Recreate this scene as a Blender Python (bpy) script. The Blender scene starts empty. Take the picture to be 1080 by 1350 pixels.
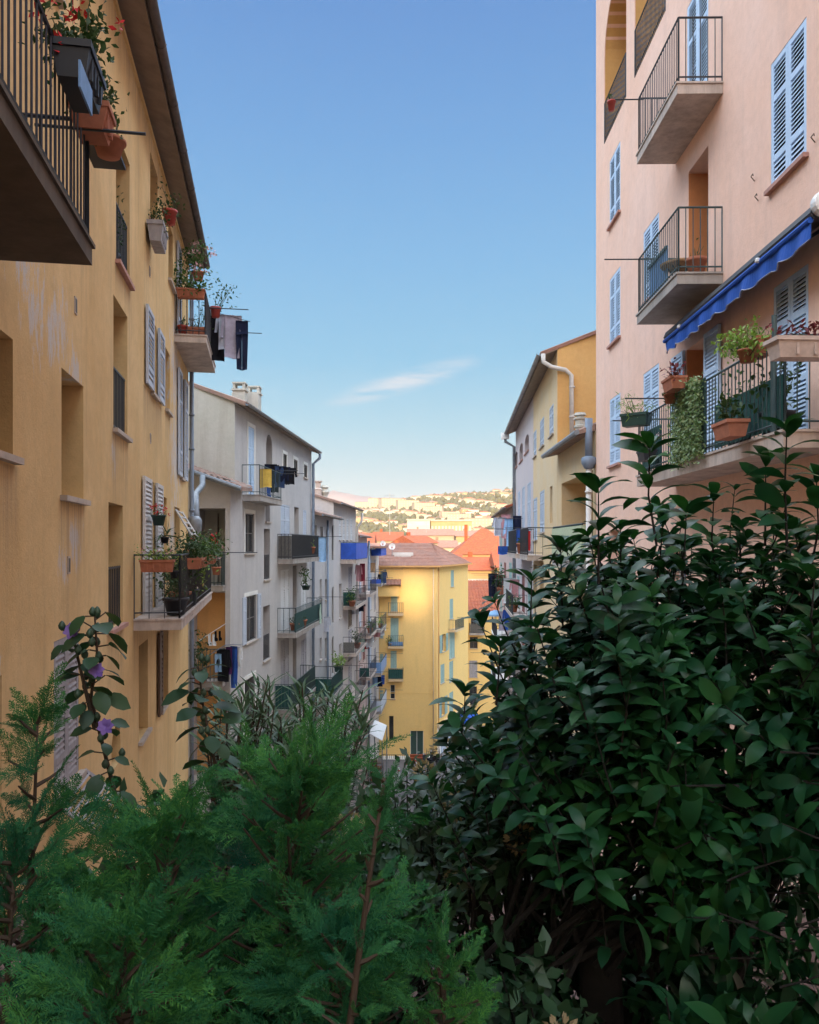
import bpy, bmesh, math, random
import numpy as np
from mathutils import Vector, Matrix
random.seed(7)
RNG = np.random.default_rng(11)
C = bpy.context.scene.collection
SC = bpy.context.scene
# ------------------------------------------------------------------ camera
FPX, CX, HY = 1080.0, 540.0, 718.0        # focal length, centre column and horizon row of the 1080 x 1350 photograph
cam_d = bpy.data.cameras.new('camera')
cam_d.sensor_fit = 'HORIZONTAL'; cam_d.sensor_width = 36.0; cam_d.lens = 36.0
cam_d.shift_y = (HY - 675.0) / 1080.0
cam_d.clip_start = 0.05; cam_d.clip_end = 30000
cam = bpy.data.objects.new('camera', cam_d); C.objects.link(cam)
cam.location = (0, 0, 0); cam.rotation_euler = (math.radians(90), 0, 0)
SC.camera = cam
# ------------------------------------------------------------------ light
SUN_EL = math.radians(14.0)
TEL = math.tan(SUN_EL)
sun_d = bpy.data.lights.new('sun', 'SUN'); sun_d.energy = 2.0; sun_d.angle = math.radians(0.5)
sun_d.color = (0.88, 0.60, 0.31)
sun = bpy.data.objects.new('sun', sun_d); C.objects.link(sun)
sun.rotation_euler = (math.radians(90) - SUN_EL, 0, 0)      # low evening sun behind the viewer, shining along +Y
sun.location = (0, -60, 40)
SC.view_settings.view_transform = 'Standard'; SC.view_settings.look = 'None'
SC.view_settings.exposure = 2.35; SC.view_settings.gamma = 1.0
SC.cycles.max_bounces = 7; SC.cycles.diffuse_bounces = 4; SC.cycles.glossy_bounces = 3; SC.cycles.transmission_bounces = 4
SC.cycles.caustics_reflective = False; SC.cycles.caustics_refractive = False
SC.cycles.sample_clamp_indirect = 6.0
try:
    SC.cycles.use_denoising = True
except Exception:
    pass
world = bpy.data.worlds.new('World'); SC.world = world; world.use_nodes = True
wn = world.node_tree; wn.nodes.clear()
def nd(t, typ, **kw):
    n = t.nodes.new(typ)
    for k, v in kw.items():
        setattr(n, k, v)
    return n
w_out = nd(wn, 'ShaderNodeOutputWorld'); w_bg = nd(wn, 'ShaderNodeBackground')
w_sky = nd(wn, 'ShaderNodeTexSky', sky_type='NISHITA', sun_disc=False, sun_elevation=SUN_EL, sun_rotation=math.pi)
w_sky.air_density = 1.0; w_sky.dust_density = 1.2; w_sky.ozone_density = 1.0; w_sky.altitude = 50
w_tc = nd(wn, 'ShaderNodeTexCoord')
w_map = nd(wn, 'ShaderNodeMapping'); w_map.inputs['Rotation'].default_value = (0, 0.19, 0); w_map.inputs['Scale'].default_value = (5.0, 2.0, 34.0)
w_noise = nd(wn, 'ShaderNodeTexNoise'); w_noise.inputs['Scale'].default_value = 2.1; w_noise.inputs['Detail'].default_value = 6; w_noise.inputs['Roughness'].default_value = 0.55
w_ramp = nd(wn, 'ShaderNodeValToRGB'); w_ramp.color_ramp.elements[0].position = 0.36; w_ramp.color_ramp.elements[1].position = 0.62
# one thin wisp of cloud low over the hills
def dist_mask(center, sx, sz, tilt):
    sub = nd(wn, 'ShaderNodeVectorMath', operation='SUBTRACT'); sub.inputs[1].default_value = center
    mp = nd(wn, 'ShaderNodeMapping'); mp.inputs['Rotation'].default_value = (0, tilt, 0); mp.inputs['Scale'].default_value = (1, 1, 1)
    sc = nd(wn, 'ShaderNodeVectorMath', operation='MULTIPLY'); sc.inputs[1].default_value = (1 / sx, 0.0, 1 / sz)
    ln = nd(wn, 'ShaderNodeVectorMath', operation='LENGTH')
    mr = nd(wn, 'ShaderNodeMapRange', interpolation_type='SMOOTHSTEP'); mr.inputs[1].default_value = 1.0; mr.inputs[2].default_value = 0.1
    wn.links.new(w_tc.outputs['Generated'], sub.inputs[0]); wn.links.new(sub.outputs[0], mp.inputs[0])
    wn.links.new(mp.outputs[0], sc.inputs[0]); wn.links.new(sc.outputs[0], ln.inputs[0]); wn.links.new(ln.outputs['Value'], mr.inputs[0])
    return mr.outputs[0]
m1 = dist_mask((-0.006, 0.98, 0.195), 0.115, 0.017, 0.27)
w_mul = nd(wn, 'ShaderNodeMath', operation='MULTIPLY'); w_mul2 = nd(wn, 'ShaderNodeMath', operation='MULTIPLY'); w_mul2.inputs[1].default_value = 0.75
# colour of the sky by height: pale at the horizon, blue higher up, a bright veil added overhead, out of view, to light the shaded street; the Sky Texture gives the sun's side
K = 1.0 / (2 ** SC.view_settings.exposure * 0.15)
w_sep = nd(wn, 'ShaderNodeSeparateXYZ'); wn.links.new(w_tc.outputs['Generated'], w_sep.inputs[0])
w_el = nd(wn, 'ShaderNodeValToRGB'); cr = w_el.color_ramp
SKY = ((0.0, (212, 223, 221)), (0.07, (200, 223, 229)), (0.14, (170, 213, 231)), (0.22, (141, 198, 231)), (0.33, (127, 184, 229)), (0.45, (113, 167, 222)), (0.56, (101, 151, 213)))
while len(cr.elements) < len(SKY): cr.elements.new(0.5)
for e, (p, c) in zip(cr.elements, SKY):
    e.position = p; e.color = (*[((x / 255 + .055) / 1.055) ** 2.4 for x in c], 1)
wn.links.new(w_sep.outputs['Z'], w_el.inputs[0])
def wmr(sock, a, b):
    m = nd(wn, 'ShaderNodeMapRange', interpolation_type='SMOOTHSTEP'); m.inputs[1].default_value = a; m.inputs[2].default_value = b
    wn.links.new(sock, m.inputs[0]); return m.outputs[0]
def wmix(f, a, b, mode='MIX'):
    m = nd(wn, 'ShaderNodeMixRGB', blend_type=mode)
    for i, x in enumerate((f, a, b)):
        if isinstance(x, (int, float)): m.inputs[i].default_value = x
        elif isinstance(x, tuple): m.inputs[i].default_value = (*x, 1)
        else: wn.links.new(x, m.inputs[i])
    return m.outputs[0]
w_mul = nd(wn, 'ShaderNodeMath', operation='MULTIPLY'); w_mul2 = nd(wn, 'ShaderNodeMath', operation='MULTIPLY'); w_mul2.inputs[1].default_value = 1.0
wn.links.new(w_tc.outputs['Generated'], w_map.inputs[0]); wn.links.new(w_map.outputs[0], w_noise.inputs['Vector'])
wn.links.new(w_noise.outputs['Fac'], w_ramp.inputs[0]); wn.links.new(w_ramp.outputs[0], w_mul.inputs[0]); wn.links.new(m1, w_mul.inputs[1])
wn.links.new(w_mul.outputs[0], w_mul2.inputs[0])
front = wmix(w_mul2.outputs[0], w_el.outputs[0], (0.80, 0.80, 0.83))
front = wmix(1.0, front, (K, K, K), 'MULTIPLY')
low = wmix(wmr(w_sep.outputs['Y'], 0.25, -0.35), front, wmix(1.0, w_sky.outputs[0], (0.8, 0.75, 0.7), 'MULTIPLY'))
fill_band = wmix(wmr(w_sep.outputs['Z'], 0.78, 0.93), (5.6, 6.2, 6.7), (1.6, 2.0, 2.5))          # fill light added to the sky in a ring above the view, darker at the zenith
zen = wmix(1.0, wmix(1.0, w_sky.outputs[0], (0.5, 0.5, 0.5), 'MULTIPLY'), fill_band, 'ADD')
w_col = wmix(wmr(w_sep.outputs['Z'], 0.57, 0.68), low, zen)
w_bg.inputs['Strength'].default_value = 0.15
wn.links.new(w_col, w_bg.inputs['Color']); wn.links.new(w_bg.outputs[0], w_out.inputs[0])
# ------------------------------------------------------------------ materials
def rgb(h):
    h = h.lstrip('#'); c = [int(h[i:i + 2], 16) / 255 for i in (0, 2, 4)]
    return tuple((x / 12.92 if x <= 0.04045 else ((x + 0.055) / 1.055) ** 2.4) for x in c)
def newmat(name):
    m = bpy.data.materials.new(name); m.use_nodes = True
    t = m.node_tree; b = t.nodes['Principled BSDF']
    return m, t, b
def obj_coord(t, scale=(1, 1, 1)):
    tc = nd(t, 'ShaderNodeTexCoord'); mp = nd(t, 'ShaderNodeMapping'); mp.inputs['Scale'].default_value = scale
    t.links.new(tc.outputs['Object'], mp.inputs[0]); return mp.outputs[0]
def noise(t, vec, scale, detail=5, rough=0.6):
    n = nd(t, 'ShaderNodeTexNoise'); n.inputs['Scale'].default_value = scale; n.inputs['Detail'].default_value = detail
    n.inputs['Roughness'].default_value = rough; t.links.new(vec, n.inputs['Vector']); return n.outputs['Fac']
def ramp(t, fac, p0, p1, c0=(0, 0, 0, 1), c1=(1, 1, 1, 1)):
    r = nd(t, 'ShaderNodeValToRGB'); r.color_ramp.elements[0].position = p0; r.color_ramp.elements[1].position = p1
    r.color_ramp.elements[0].color = c0; r.color_ramp.elements[1].color = c1
    t.links.new(fac, r.inputs[0]); return r.outputs[0]
def mixc(t, fac, a, b, mode='MIX'):
    m = nd(t, 'ShaderNodeMixRGB', blend_type=mode)
    for s, x in ((0, fac), (1, a), (2, b)):
        if isinstance(x, (int, float)): m.inputs[s].default_value = x
        elif isinstance(x, tuple): m.inputs[s].default_value = (*x[:3], 1)
        else: t.links.new(x, m.inputs[s])
    return m.outputs[0]
def bump(t, b, h, strength=0.3, dist=0.01):
    bn = nd(t, 'ShaderNodeBump'); bn.inputs['Strength'].default_value = strength; bn.inputs['Distance'].default_value = dist
    t.links.new(h, bn.inputs['Height']); t.links.new(bn.outputs[0], b.inputs['Normal'])
def stucco(name, base, alt, stain=(0.22, 0.18, 0.14), amt=0.55, streak=0.5, patch=None, drips=()):
    """aged render: broad patches of a second tone, rain streaks, fine grain"""
    m, t, b = newmat(name)
    v = obj_coord(t); vs = obj_coord(t, (1.9, 1.9, 0.16))
    c = mixc(t, ramp(t, noise(t, v, 0.55, 6, 0.62), 0.36, 0.66), base, alt)
    f2 = ramp(t, noise(t, v, 2.3, 7, 0.7), 0.45, 0.75)
    k = nd(t, 'ShaderNodeMath', operation='MULTIPLY'); k.inputs[1].default_value = amt * 0.5; t.links.new(f2, k.inputs[0])
    c = mixc(t, k.outputs[0], c, tuple(x * 0.72 for x in base))
    f3 = ramp(t, noise(t, vs, 1.6, 6, 0.65), 0.52, 0.80)
    k2 = nd(t, 'ShaderNodeMath', operation='MULTIPLY'); k2.inputs[1].default_value = streak; t.links.new(f3, k2.inputs[0])
    c = mixc(t, k2.outputs[0], c, stain)
    f4 = ramp(t, noise(t, v, 7.5, 9, 0.78), 0.42, 0.70)
    k4 = nd(t, 'ShaderNodeMath', operation='MULTIPLY'); k4.inputs[1].default_value = 0.30 * amt + .08; t.links.new(f4, k4.inputs[0])
    c = mixc(t, k4.outputs[0], c, tuple(x * 0.55 for x in base))
    if patch:                                            # bare grey plaster where the paint came off: (points along a band, half width, colour)
        pts, hw, pc = patch
        prev = None
        for (p, s) in pts:
            sub = nd(t, 'ShaderNodeVectorMath', operation='DISTANCE'); t.links.new(v, sub.inputs[0]); sub.inputs[1].default_value = p
            mr = nd(t, 'ShaderNodeMapRange'); mr.inputs[1].default_value = s * 1.15; mr.inputs[2].default_value = s * 0.1; t.links.new(sub.outputs['Value'], mr.inputs[0])
            if prev is None: prev = mr.outputs[0]
            else:
                mx = nd(t, 'ShaderNodeMath', operation='MAXIMUM'); t.links.new(prev, mx.inputs[0]); t.links.new(mr.outputs[0], mx.inputs[1]); prev = mx.outputs[0]
        nz = noise(t, obj_coord(t, (3.0, 3.0, 0.8)), 2.6, 10, 0.8)
        ad = nd(t, 'ShaderNodeMath', operation='MULTIPLY_ADD'); ad.inputs[1].default_value = 0.60; t.links.new(prev, ad.inputs[0])
        sb = nd(t, 'ShaderNodeMath', operation='MULTIPLY_ADD'); sb.inputs[1].default_value = 2.4; sb.inputs[2].default_value = -1.2; t.links.new(nz, sb.inputs[0])
        t.links.new(sb.outputs[0], ad.inputs[2])
        c = mixc(t, ramp(t, ad.outputs[0], 0.40, 0.56), c, pc)
    if drips:                                            # dirty rain runs below the sills: (y0, y1, sill height, length)
        sp = nd(t, 'ShaderNodeSeparateXYZ'); t.links.new(v, sp.inputs[0]); tot = None
        def mrange(sock, a, b_):
            m_ = nd(t, 'ShaderNodeMapRange', interpolation_type='SMOOTHSTEP'); m_.inputs[1].default_value = a; m_.inputs[2].default_value = b_; t.links.new(sock, m_.inputs[0]); return m_.outputs[0]
        def mul(a, b_, op='MULTIPLY'):
            m_ = nd(t, 'ShaderNodeMath', operation=op); t.links.new(a, m_.inputs[0]); t.links.new(b_, m_.inputs[1]); return m_.outputs[0]
        for (y0, y1, zs, ln) in drips:
            k_ = mul(mul(mrange(sp.outputs[1], y0 - .12, y0 + .06), mrange(sp.outputs[1], y1 + .12, y1 - .06)), mul(mrange(sp.outputs[2], zs - ln, zs - .05), mrange(sp.outputs[2], zs + .02, zs)))
            tot = k_ if tot is None else mul(tot, k_, 'MAXIMUM')
        nz2 = ramp(t, noise(t, obj_coord(t, (5, 5, 0.22)), 2.2, 7, .7), 0.34, 0.66)
        tot = mul(tot, nz2); k5 = nd(t, 'ShaderNodeMath', operation='MULTIPLY'); k5.inputs[1].default_value = .75; t.links.new(tot, k5.inputs[0])
        c = mixc(t, k5.outputs[0], c, stain)
    t.links.new(c, b.inputs['Base Color']); b.inputs['Roughness'].default_value = 0.92; b.inputs['Specular IOR Level'].default_value = 0.2
    bump(t, b, noise(t, v, 22, 8, 0.75), 0.55, 0.012)
    return m
def simple(name, col, rough=0.6, var=0.25, scale=6, metal=0.0, spec=0.4, bmp=0.0, streak=0.0):
    m, t, b = newmat(name); v = obj_coord(t, (1, 1, 0.35) if streak else (1, 1, 1))
    c = mixc(t, ramp(t, noise(t, v, scale, 6, 0.65), 0.35, 0.72), col, tuple(x * (1 - var) for x in col))
    if streak:
        c = mixc(t, ramp(t, noise(t, obj_coord(t, (3, 3, 0.3)), scale, 5, 0.7), 0.55, 0.8), c, tuple(x * (1 - streak) for x in col))
    t.links.new(c, b.inputs['Base Color']); b.inputs['Roughness'].default_value = rough; b.inputs['Metallic'].default_value = metal
    b.inputs['Specular IOR Level'].default_value = spec
    if bmp: bump(t, b, noise(t, v, scale * 6, 4), bmp, 0.006)
    return m
def leafmat(name, c1, c2, c3=None, rough=0.42, trans=0.25, spec=0.5):
    m, t, b = newmat(name)
    g = nd(t, 'ShaderNodeNewGeometry')
    c = mixc(t, ramp(t, g.outputs['Random Per Island'], 0.05, 0.95), c1, c2)
    c = mixc(t, ramp(t, noise(t, obj_coord(t), 2.2, 3), 0.35, 0.7), c, c3 or tuple(0.5 * (a + b_) for a, b_ in zip(c1, c2)))
    t.links.new(c, b.inputs['Base Color']); b.inputs['Roughness'].default_value = rough; b.inputs['Specular IOR Level'].default_value = spec
    tr = nd(t, 'ShaderNodeBsdfTranslucent'); t.links.new(mixc(t, 1.0, c, (1.0, 1.15, 0.55), 'MULTIPLY'), tr.inputs[0])
    mx = nd(t, 'ShaderNodeMixShader'); mx.inputs[0].default_value = trans
    t.links.new(b.outputs[0], mx.inputs[1]); t.links.new(tr.outputs[0], mx.inputs[2])
    t.links.new(mx.outputs[0], t.nodes['Material Output'].inputs[0])
    return m
def tilemat(name, c1, c2, c3):
    m, t, b = newmat(name); v = obj_coord(t)
    vo = nd(t, 'ShaderNodeTexVoronoi'); vo.inputs['Scale'].default_value = 3.6; t.links.new(v, vo.inputs['Vector'])
    sep = nd(t, 'ShaderNodeSeparateColor'); t.links.new(vo.outputs['Color'], sep.inputs[0])
    c = mixc(t, ramp(t, sep.outputs[0], 0.1, 0.9), c1, c2)
    c = mixc(t, ramp(t, noise(t, v, 1.2, 7, 0.7), 0.42, 0.75), c, c3)
    t.links.new(c, b.inputs['Base Color']); b.inputs['Roughness'].default_value = 0.9
    bump(t, b, noise(t, v, 14, 5), 0.4, 0.02)
    return m
def glassmat(name, col=(0.022, 0.024, 0.026), rough=0.12):
    m, t, b = newmat(name)
    c = mixc(t, ramp(t, noise(t, obj_coord(t), 0.9, 3), 0.4, 0.65), col, tuple(x * 1.9 for x in col))
    t.links.new(c, b.inputs['Base Color']); b.inputs['Roughness'].default_value = rough; b.inputs['Specular IOR Level'].default_value = 0.6
    return m
M = {}
M['ochre'] = stucco('ochre_stucco', (0.74, 0.515, 0.255), (0.62, 0.40, 0.175), (0.32, 0.22, 0.13), 0.75, 0.5,
    patch=([((-3.2, 6.7, 2.5), .75), ((-3.3, 7.2, 2.1), .75), ((-3.42, 7.8, 1.98), .7), ((-3.5, 8.2, 2.15), .6), ((-3.55, 8.7, 1.85), .45), ((-5.25, 18.4, 3.9), 2.2), ((-5.25, 18.4, 2.0), 2.2), ((-5.2, 17.8, .3), 1.5), ((-3.55, 8.7, 0.05), .5), ((-3.9, 10.9, 1.2), .5), ((-3.0, 6.0, -.9), .5), ((-3.4, 8.2, -.2), .4)], 0.4, (0.56, 0.51, 0.47)),
    drips=((8.05, 9.1, .45, 1.5), (6.2, 6.65, .62, 1.3), (10.85, 12.0, 1.5, 1.4), (11.0, 12.2, 3.8, .45), (10.5, 11.6, -1.15, 1.2), (13.6, 16.0, 2.65, 1.2), (18.2, 21.3, 4.5, 1.4), (12.5, 19.7, -1.3, 1.0), (16.5, 17.3, 2.7, .9), (-1, 6.1, 2.12, .8), (4, 21.4, 7.2, .7)))
M['pink'] = stucco('pink_stucco', (0.86, 0.55, 0.42), (0.88, 0.60, 0.49), (0.56, 0.39, 0.33), 0.45, 0.38)
M['grey'] = stucco('pale_grey_stucco', (0.445, 0.425, 0.425), (0.52, 0.49, 0.47), (0.33, 0.30, 0.28), 0.4, 0.45)
M['beige'] = stucco('beige_stucco', (0.45, 0.44, 0.385), (0.52, 0.50, 0.455), (0.30, 0.24, 0.20), 0.4, 0.5)
M['cream'] = stucco('cream_stucco', (0.58, 0.52, 0.47), (0.52, 0.48, 0.47), (0.36, 0.31, 0.28), 0.4, 0.4)
M['rose'] = stucco('rose_stucco', (0.56, 0.40, 0.36), (0.58, 0.46, 0.42), (0.36, 0.27, 0.24), 0.4, 0.4)
M['mango'] = stucco('mango_stucco', (0.64, 0.36, 0.13), (0.68, 0.42, 0.17), (0.55, 0.33, 0.14), 0.35, 0.35)
M['lemon'] = stucco('pale_yellow_stucco', (0.70, 0.50, 0.28), (0.68, 0.53, 0.35), (0.50, 0.38, 0.24), 0.3, 0.3)
M['lilac'] = stucco('lilac_stucco', (0.54, 0.47, 0.48), (0.58, 0.50, 0.48), (0.42, 0.36, 0.36), 0.3, 0.35)
M['saffron'] = stucco('saffron_stucco', (0.86, 0.575, 0.215), (0.83, 0.565, 0.22), (0.55, 0.38, 0.15), 0.3, 0.25)
M['white'] = stucco('white_stucco', (0.78, 0.76, 0.72), (0.70, 0.68, 0.64), (0.45, 0.42, 0.38), 0.3, 0.3)
M['tan'] = stucco('tan_stucco', (0.68, 0.36, 0.14), (0.62, 0.33, 0.13), (0.3, 0.2, 0.1), 0.4, 0.3)
M['concrete'] = simple('weathered_concrete', (0.40, 0.36, 0.33), 0.9, 0.4, 3.0, bmp=0.3, streak=0.35)
M['soffit'] = simple('soffit_render', (0.30, 0.235, 0.19), 0.9, 0.35, 3.0, bmp=0.2)
M['slabpink'] = simple('grimy_balcony_slab', (0.58, 0.48, 0.42), 0.9, 0.45, 4.0, bmp=0.3, streak=0.4)
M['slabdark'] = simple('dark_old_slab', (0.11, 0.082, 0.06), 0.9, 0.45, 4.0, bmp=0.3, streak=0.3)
M['sill'] = simple('stone_sill', (0.50, 0.42, 0.36), 0.85, 0.3, 5)
M['sillpink'] = simple('brick_red_sill', (0.50, 0.27, 0.22), 0.85, 0.3, 5)
M['claydark'] = simple('grimy_clay_gutter', (0.115, 0.095, 0.09), .8, .5, 6, bmp=.4)
M['iron'] = simple('dark_iron', (0.035, 0.038, 0.045), 0.5, 0.3, 10, spec=0.5)
M['ironblue'] = simple('blue_black_iron', (0.02, 0.03, 0.05), 0.45, 0.3, 10)
M['irongreen'] = simple('green_iron', (0.05, 0.085, 0.09), 0.5, 0.3, 10)
M['zinc'] = simple('zinc_sheet', (0.26, 0.28, 0.31), 0.5, 0.4, 5, metal=0.35)
M['orangewood'] = simple('orange_door_reveal', (0.62, 0.24, 0.09), .8, .2, 4)
M['pipewhite'] = simple('cream_pipe', (0.62, 0.58, 0.54), 0.6, 0.2, 5)
M['pipeblue'] = simple('blue_grey_pipe', (0.20, 0.25, 0.33), 0.5, 0.25, 5)
M['shutblue'] = simple('pale_blue_paint', (0.52, 0.66, 0.84), 0.55, 0.14, 7, streak=0.15)
M['shutgrey'] = simple('blue_grey_paint', (0.50, 0.55, 0.64), 0.6, 0.22, 7, streak=0.2)
M['shutwhite'] = simple('grey_white_paint', (0.62, 0.61, 0.61), 0.6, 0.22, 7, streak=0.25)
M['shutold'] = simple('worn_grey_paint', (0.36, 0.34, 0.36), 0.7, 0.4, 9, streak=0.3)
M['shutgreen'] = simple('pale_green_paint', (0.28, 0.42, 0.40), 0.6, 0.2, 7)
M['shutbrown'] = simple('brown_wood', (0.12, 0.075, 0.05), 0.6, 0.35, 9, streak=0.3)
M['woodred'] = simple('red_brown_paint', (0.22, 0.05, 0.045), 0.55, 0.3, 9)
M['frame'] = simple('white_frame_paint', (0.66, 0.63, 0.60), 0.5, 0.15, 7)
M['framedark'] = simple('dark_frame_paint', (0.10, 0.085, 0.07), 0.55, 0.3, 7)
M['glass'] = glassmat('window_glass')
M['glassblue'] = glassmat('blue_grey_glass', (0.06, 0.075, 0.10), 0.08)  # lighter, bluer tint than the plain window glass
M['tile'] = tilemat('old_roof_tiles', (0.26, 0.15, 0.115), (0.34, 0.22, 0.17), (0.20, 0.15, 0.13))
M['tilepink'] = tilemat('pink_roof_tiles', (0.27, 0.12, 0.08), (0.31, 0.16, 0.115), (0.22, 0.125, 0.10))
M['tileorange'] = tilemat('orange_roof_tiles', (0.27, 0.052, 0.016), (0.33, 0.085, 0.028), (0.20, 0.055, 0.028))
M['terra'] = simple('terracotta', (0.44, 0.16, 0.09), 0.8, 0.3, 9)
M['terrawhite'] = simple('limed_terracotta', (0.58, 0.46, 0.40), 0.85, 0.3, 9)
M['plasticred'] = simple('red_plastic', (0.42, 0.06, 0.045), 0.45, 0.2, 9)
M['plasticdark'] = simple('black_plastic', (0.02, 0.022, 0.03), 0.5, 0.3, 9)
M['planterblue'] = simple('light_blue_planter', (0.16, 0.30, 0.55), 0.5, 0.25, 9)
M['plantergreen'] = simple('dark_green_planter', (0.03, 0.07, 0.06), 0.5, 0.25, 9)
M['plasticwhite'] = simple('white_plastic', (0.72, 0.72, 0.72), 0.4, 0.1, 5)
M['blue'] = simple('royal_blue_canvas', (0.012, 0.085, 0.42), 0.75, 0.25, 3)
M['bluetarp'] = simple('bright_blue_tarp', (0.02, 0.09, 0.50), 0.6, 0.3, 3)
M['awnhood'] = simple('dark_awning_case', (0.035, 0.035, 0.04), 0.5, 0.2, 3)
M['reed'] = simple('grey_reed_screen', (0.17, 0.16, 0.15), 0.9, 0.5, 30, streak=0.4)
M['bamboo'] = simple('pale_bamboo_screen', (0.50, 0.55, 0.36), 0.85, 0.35, 26, streak=0.3)
M['netgreen'] = simple('green_screen_cloth', (0.018, 0.085, 0.075), 0.85, 0.35, 8)
M['soil'] = simple('garden_soil', (0.05, 0.035, 0.025), 0.95, 0.5, 7, bmp=0.6)
M['bark'] = simple('dark_bark', (0.014, 0.011, 0.009), 0.9, 0.5, 24, bmp=0.7)
M['stemgreen'] = simple('green_stem', (0.07, 0.08, 0.035), 0.7, 0.3, 24)
M['stembrown'] = simple('brown_twig', (0.055, 0.035, 0.022), 0.8, 0.3, 24)
def cloth(name, col): 
    M[name] = simple(name, col, 0.9, 0.22, 12, spec=0.15)
for n_, c_ in dict(c_navy=(0.012, 0.016, 0.04), c_black=(0.01, 0.01, 0.014), c_lilac=(0.40, 0.36, 0.44), c_grey=(0.45, 0.47, 0.55), c_denim=(0.035, 0.06, 0.13),
                   c_white=(0.74, 0.75, 0.78), c_royal=(0.03, 0.09, 0.36), c_sky=(0.30, 0.50, 0.78), c_yellow=(0.68, 0.46, 0.10), c_wine=(0.20, 0.02, 0.035),
                   c_red=(0.45, 0.03, 0.03), c_purple=(0.09, 0.03, 0.13), c_pink=(0.6, 0.3, 0.32), c_tan=(0.4, 0.25, 0.14), c_palegreen=(0.42, 0.55, 0.45)).items():
    cloth(n_, c_)
# ------------------------------------------------------------------ mesh helpers
class MB:
    """collects faces and links them as ONE mesh object"""
    def __init__(s): s.v = []; s.f = []; s.mi = []; s.cur = 0
    def face(s, pts):
        i = len(s.v); s.v += [tuple(p) for p in pts]; s.f.append(tuple(range(i, i + len(pts)))); s.mi.append(s.cur)
    def raw(s, verts, faces):
        i = len(s.v); s.v += [tuple(p) for p in verts]
        for f in faces: s.f.append(tuple(i + k for k in f)); s.mi.append(s.cur)
    def hexa(s, p):                                        # 8 corners: bottom ring 0-3, top ring 4-7
        s.raw(p, [(3, 2, 1, 0), (4, 5, 6, 7), (0, 1, 5, 4), (1, 2, 6, 5), (2, 3, 7, 6), (3, 0, 4, 7)])
    def box(s, x0, x1, y0, y1, z0, z1):
        s.hexa([(x0, y0, z0), (x1, y0, z0), (x1, y1, z0), (x0, y1, z0), (x0, y0, z1), (x1, y0, z1), (x1, y1, z1), (x0, y1, z1)])
    def obox(s, c, ax, ay, az):                            # centre and three half axes
        c, ax, ay, az = map(Vector, (c, ax, ay, az))
        s.hexa([c - ax - ay - az, c + ax - ay - az, c + ax + ay - az, c - ax + ay - az, c - ax - ay + az, c + ax - ay + az, c + ax + ay + az, c - ax + ay + az])
    def tube(s, pts, r, n=6, caps=True):
        pts = [Vector(p) for p in pts]; m = len(pts)
        rs = r if isinstance(r, (list, tuple)) else [r] * m
        rings = []; up = None
        for i, p in enumerate(pts):
            t = (pts[min(i + 1, m - 1)] - pts[max(i - 1, 0)]).normalized()
            if up is None or abs(t.dot(up)) > 0.95:
                up = Vector((0, 0, 1)) if abs(t.z) < 0.9 else Vector((1, 0, 0))
            a = t.cross(up).normalized(); b = a.cross(t).normalized()
            rings.append([p + (a * math.cos(2 * math.pi * k / n) + b * math.sin(2 * math.pi * k / n)) * rs[i] for k in range(n)])
        v = [q for R_ in rings for q in R_]; f = []
        for i in range(m - 1):
            for k in range(n):
                f.append((i * n + k, i * n + (k + 1) % n, (i + 1) * n + (k + 1) % n, (i + 1) * n + k))
        if caps: f += [tuple(range(n - 1, -1, -1)), tuple(range((m - 1) * n, m * n))]
        s.raw(v, f)
    def lathe(s, prof, n=14, c=(0, 0, 0), sx=1, sy=1):
        v = [(c[0] + r * sx * math.cos(2 * math.pi * k / n), c[1] + r * sy * math.sin(2 * math.pi * k / n), c[2] + z) for r, z in prof for k in range(n)]
        f = [(i * n + k, i * n + (k + 1) % n, (i + 1) * n + (k + 1) % n, (i + 1) * n + k) for i in range(len(prof) - 1) for k in range(n)]
        f += [tuple(range(n - 1, -1, -1)), tuple(range((len(prof) - 1) * n, len(prof) * n))]
        s.raw(v, f)
    def build(s, name, mats, parent=None, smooth=False, world=True):
        me = bpy.data.meshes.new(name); me.from_pydata(s.v, [], s.f)
        mats = mats if isinstance(mats, (list, tuple)) else [mats]
        for m in mats: me.materials.append(m)
        if len(mats) > 1: me.polygons.foreach_set('material_index', s.mi)
        return link(name, me, parent, smooth, world)
WL = {}
def link(name, me, parent=None, smooth=False, world=True):
    if smooth: me.polygons.foreach_set('use_smooth', [True] * len(me.polygons))
    o = bpy.data.objects.new(name, me); C.objects.link(o)
    if parent is not None:
        o.parent = parent
        if world: o.location = -WL.get(parent.name, Vector((0, 0, 0)))
    WL[o.name] = Vector((0, 0, 0))
    return o
def np_mesh(name, V, F, mat, parent=None, smooth=False, world=True):
    """big leaf meshes: V (n,3), F (m,4) quads"""
    me = bpy.data.meshes.new(name)
    V = np.asarray(V, np.float32); F = np.asarray(F, np.int32); k = F.shape[1]
    me.vertices.add(len(V)); me.vertices.foreach_set('co', V.ravel())
    me.loops.add(F.size); me.loops.foreach_set('vertex_index', F.ravel())
    me.polygons.add(len(F)); me.polygons.foreach_set('loop_start', np.arange(0, F.size, k, dtype=np.int32))
    me.update(calc_edges=True); me.materials.append(mat)
    return link(name, me, parent, smooth, world)
def thing(name, label, cat, loc=(0, 0, 0), group=None):
    o = bpy.data.objects.new(name, None); C.objects.link(o); o.empty_display_size = 0.3
    o.location = loc; WL[o.name] = Vector(loc)
    return tag(o, label, cat, group)
def tag(o, label, cat, group=None):
    o['label'] = label; o['category'] = cat
    if group: o['group'] = group
    return o
def struct(o): o['kind'] = 'structure'; return o
def kids(o): return [c for c in C.objects if c.parent == o]
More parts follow.
